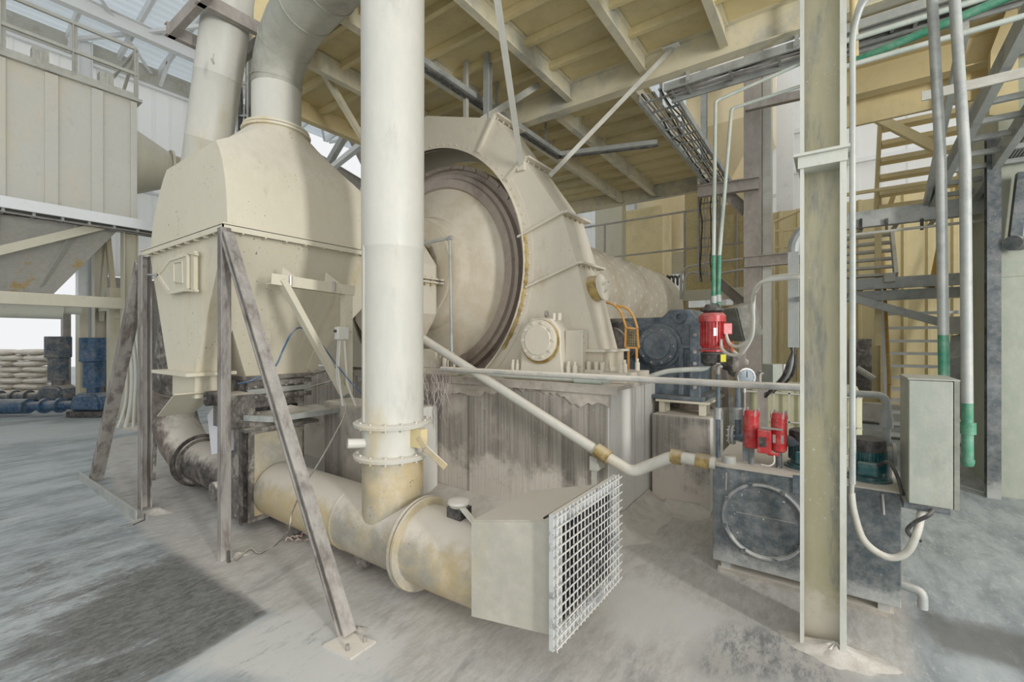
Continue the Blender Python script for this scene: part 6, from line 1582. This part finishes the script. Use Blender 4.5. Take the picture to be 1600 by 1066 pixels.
t, P, xs0 = flight('side_stair', 'short cream stair with dark gaps next to the tall column', 1322, [372, 384, 396, 408, 420, 432], 10.4, -.12, .62, GREYPAINT, .2, .04)
def platform(lab, y, v0, v1, L, x0=1320, m=GREYPAINT, h=.18):
    a = V(x0, y, v0); t = thing('platform', lab, 'platform', a)
    obj('front_beam', B().beam((a.x, v0, a.z-h/2), (a.x+L, v0, a.z-h/2), 'C', .1, h, .012), m, t, smooth=False)
    obj('plate', B().box((a.x, v0, a.z-.02), (a.x+L, v1, a.z)), m, t, smooth=False)
    n = 5
    for i in range(n): obj('joist', B().beam((a.x+L*(i+.5)/n, v0+.02, a.z-.08), (a.x+L*(i+.5)/n, v1, a.z-.08), 'C', .06, .1, .01), m, t, smooth=False)
    return t, a
t, a = platform('grey landing platform at the head of the lower stair', 438, 9.6, 11.4, 2.5, m=GREYST)
obj('second_beam', B().beam((a.x, 9.75, a.z-.28), (a.x+2.4, 9.75, a.z-.28), 'B', .12, .16), GREYST, t, smooth=False)
obj('brace', B().beam(V(1325, 464, 9.5), V(1556, 566, 9.5) if False else vec(a.x+2.35, 9.5, 1.55), 'B', .08, .12), GREYST, t, smooth=False)
q = V(1390, 434, 9.5); obj('tube_end', B().cbox(q, (.14, .12, .14)), GREYPAINT, t, smooth=False)
t, a = platform('upper grey walkway platform with cable slots beside the dark column', 335, 7.9, 8.9, 2.0, m=GREYST, h=.22)
z_ = a.z
for y in (357, ): obj('thin_rail', B().tube([V(1322, 368, 7.8), vec(V(1322, 368, 7.8).x+2.0, 7.8, V(1322, 368, 7.8).z)], .018, 8), GREYPAINT, t)
for px in (1385, 1345, 1440):
    s_ = V(px, 345, 7.85); obj('slot_bracket', B().cbox(s_+vec(0, -.02, -.05), (.03, .06, .14)), DARK, t, smooth=False)
# rails and posts in mustard and cream
for i, (p0_, p1_, w, m, lab) in enumerate((((1372, 296), (1372, 540), .09, YELLOW, 'ochre post left of the lower stair'), ((1384, 340), (1398, 300), .07, YELLOW, 'short ochre post stub on the upper platform'),
      ((1475, 350), (1455, 450), .07, MUSTARD, 'mustard handrail slanting between the two tall risers'), ((1530, 350), (1530, 470), .08, CREAM_CLEAN, 'pale post between riser and dark column'))):
    one('rail_post', B().beam(V(p0_[0], p0_[1], 10.0), V(p1_[0], p1_[1], 10.0), 'B', w, w), m, lab, 'post', smooth=False)
one('handrail', B().tube([V(1208, 348, 10.6), V(1265, 322, 10.6)], .03, 8).cyl(V(1208, 348, 10.6), vec(V(1208, 348, 10.6).x, 10.6, 0), .03), YELLOW, 'ochre sloping handrail glimpsed left of the tall column', 'handrail')
t = thing('guard_railing', 'ochre railing glimpsed in the gap left of the tall column', 'railing', V(1225, 400, 11))
for x in (1208, 1222, 1236): obj('post', B().beam(V(x, 362, 11), vec(V(x, 362, 11).x, 11, 0), 'B', .06, .06), YELLOW, t, smooth=False)
for y in (362, 388): obj('rail', B().beam(V(1205, y, 11), V(1262, y-6, 11), 'B', .05, .05), YELLOW, t, smooth=False)
bdir('thin_rail', 1318, 305, 9.4, 2.2, 'B', .05, .05, YELLOW, 'thin ochre rail in front of the yellow stair foot', 'rail')

# inclined grated walkway overhead
t = thing('grated_walkway', 'grey steel grating walkway sloping up overhead at the far side of the risers', 'walkway', V(1450, 330, 8.4))
L0, L1 = V(1447, 332, 8.2), V(1612, 15, 4.9)
R0 = vec(L0.x+1.15, L0.y, L0.z); R1 = vec(L1.x+1.15, L1.y, L1.z); 
M0 = vec(L0.x+.38, L0.y, L0.z); M1 = vec(L1.x+.38, L1.y, L1.z)
for a, c in ((L0, L1), (M0, M1), (R0, R1)): obj('stringer', B().beam(a, c, 'C', .07, .17, .012), GREYST, t, smooth=False)
for i in range(11):
    f = (i+.5)/11; obj('cross_tube', B().beam(L0.lerp(L1, f), R0.lerp(R1, f), 'B', .05, .05), GREYST, t, smooth=False)
bb = B()
for i in range(28):
    a = M0.lerp(R0, (i+.5)/28)+vec(0, 0, .05); c = M1.lerp(R1, (i+.5)/28)+vec(0, 0, .05); bb.beam(a, c, 'B', .012, .03)
obj('grating', bb, GREYST, t, smooth=False)
obj('handrail', B().beam(L0+vec(-.02, 0, .0), L1+vec(-.35, 0, .0), 'B', .05, .12), GREYST, t, smooth=False)

# dark column and the big panel wall of the bin at the picture's right
p = V(1551, 600, 7.15)
one('dark_column', B().beam((p.x, 7.15, 0), (p.x, 7.15, 4.0), 'I', .11, .12, .012), TANKM, 'narrow dark steel column beside the big grey-green bin wall', 'column', smooth=False)
p = V(1560, 600, 7.25)
t = thing('storage_bin', 'big grey-green sheet metal bin standing at the picture edge', 'bin', (p.x+.8, 7.8, 0))
obj('bin_wall', B().box((p.x, 7.25, 0), (p.x+1.8, 8.6, 4.9)), PANEL, t, smooth=False)
obj('seam', B().box((p.x, 7.235, 2.45), (p.x+1.8, 7.25, 2.48)), PANEL, t, smooth=False)
q0 = V(1592, 300, 7.0); 
obj('gate_arm', B().beam(V(1598, 270, 7.1), V(1584, 385, 7.1), 'B', .09, .1), TANKM, t, smooth=False)
obj('gate_roller', B().cyl(V(1582, 380, 7.02), V(1594, 380, 7.15), .08, n=16), TANKM, t)
one('gusset_plate', B().extr([V(1548, 80, 7.0), V(1575, 10, 7.0), V(1590, 14, 7.0), V(1592, 180, 7.0), V(1546, 180, 7.0)], (0, .1, 0)), YELLOW, 'cream gusset plate hanging under the deck near the picture corner', 'plate', smooth=False)
# grey chute behind the cabinet
p = V(1520, 560, 9.2)
t = thing('chute', 'grey rounded chute behind the tall risers', 'chute', p)
obj('spout', B().lathe(V(1515, 520, 9.2), (V(1545, 600, 9.2)-V(1515, 520, 9.2)), [(0, .2), (.1, .24), (.3, .42), (.9, .5), (1.3, .4)], 28), GREYST, t)
obj('collar', B().cyl(V(1515, 495, 9.2), V(1515, 522, 9.2), .26, n=24), GREYPAINT, t)
obj('support', B().beam(vec(p.x+.5, 9.3, 0), vec(p.x+.5, 9.3, 1.6), 'B', .1, .1), MOTTLE, t, smooth=False)
t = thing('open_doorway', 'brownish framed opening with pipes in the yellow wall by the lower stair', 'opening', V(1340, 580, 12.4)) if False else None
a, c = V(1332, 530, 12.4), V(1362, 620, 12.4)
t = thing('wall_panel', 'brown-grey framed panel against the yellow wall left of the lower stair', 'panel', (a.x, 12.4, 0))
obj('panel', B().box((a.x, 12.42, .6), (c.x, 12.48, a.z)), MOTTLE, t, smooth=False)
obj('frame_post', B().beam((a.x-.04, 12.42, 0), (a.x-.04, 12.42, a.z), 'B', .06, .06), TAUPE, t, smooth=False)
obj('pale_pipe', B().tube([V(1338, 575, 12.3), V(1365, 592, 12.3)], .07, 10), GREYPAINT, t)
bdir('low_curb', 1322, 640, 12.0, 3.0, 'B', .3, .35, DUSTM, 'low dust-covered curb along the foot of the yellow wall', 'curb')
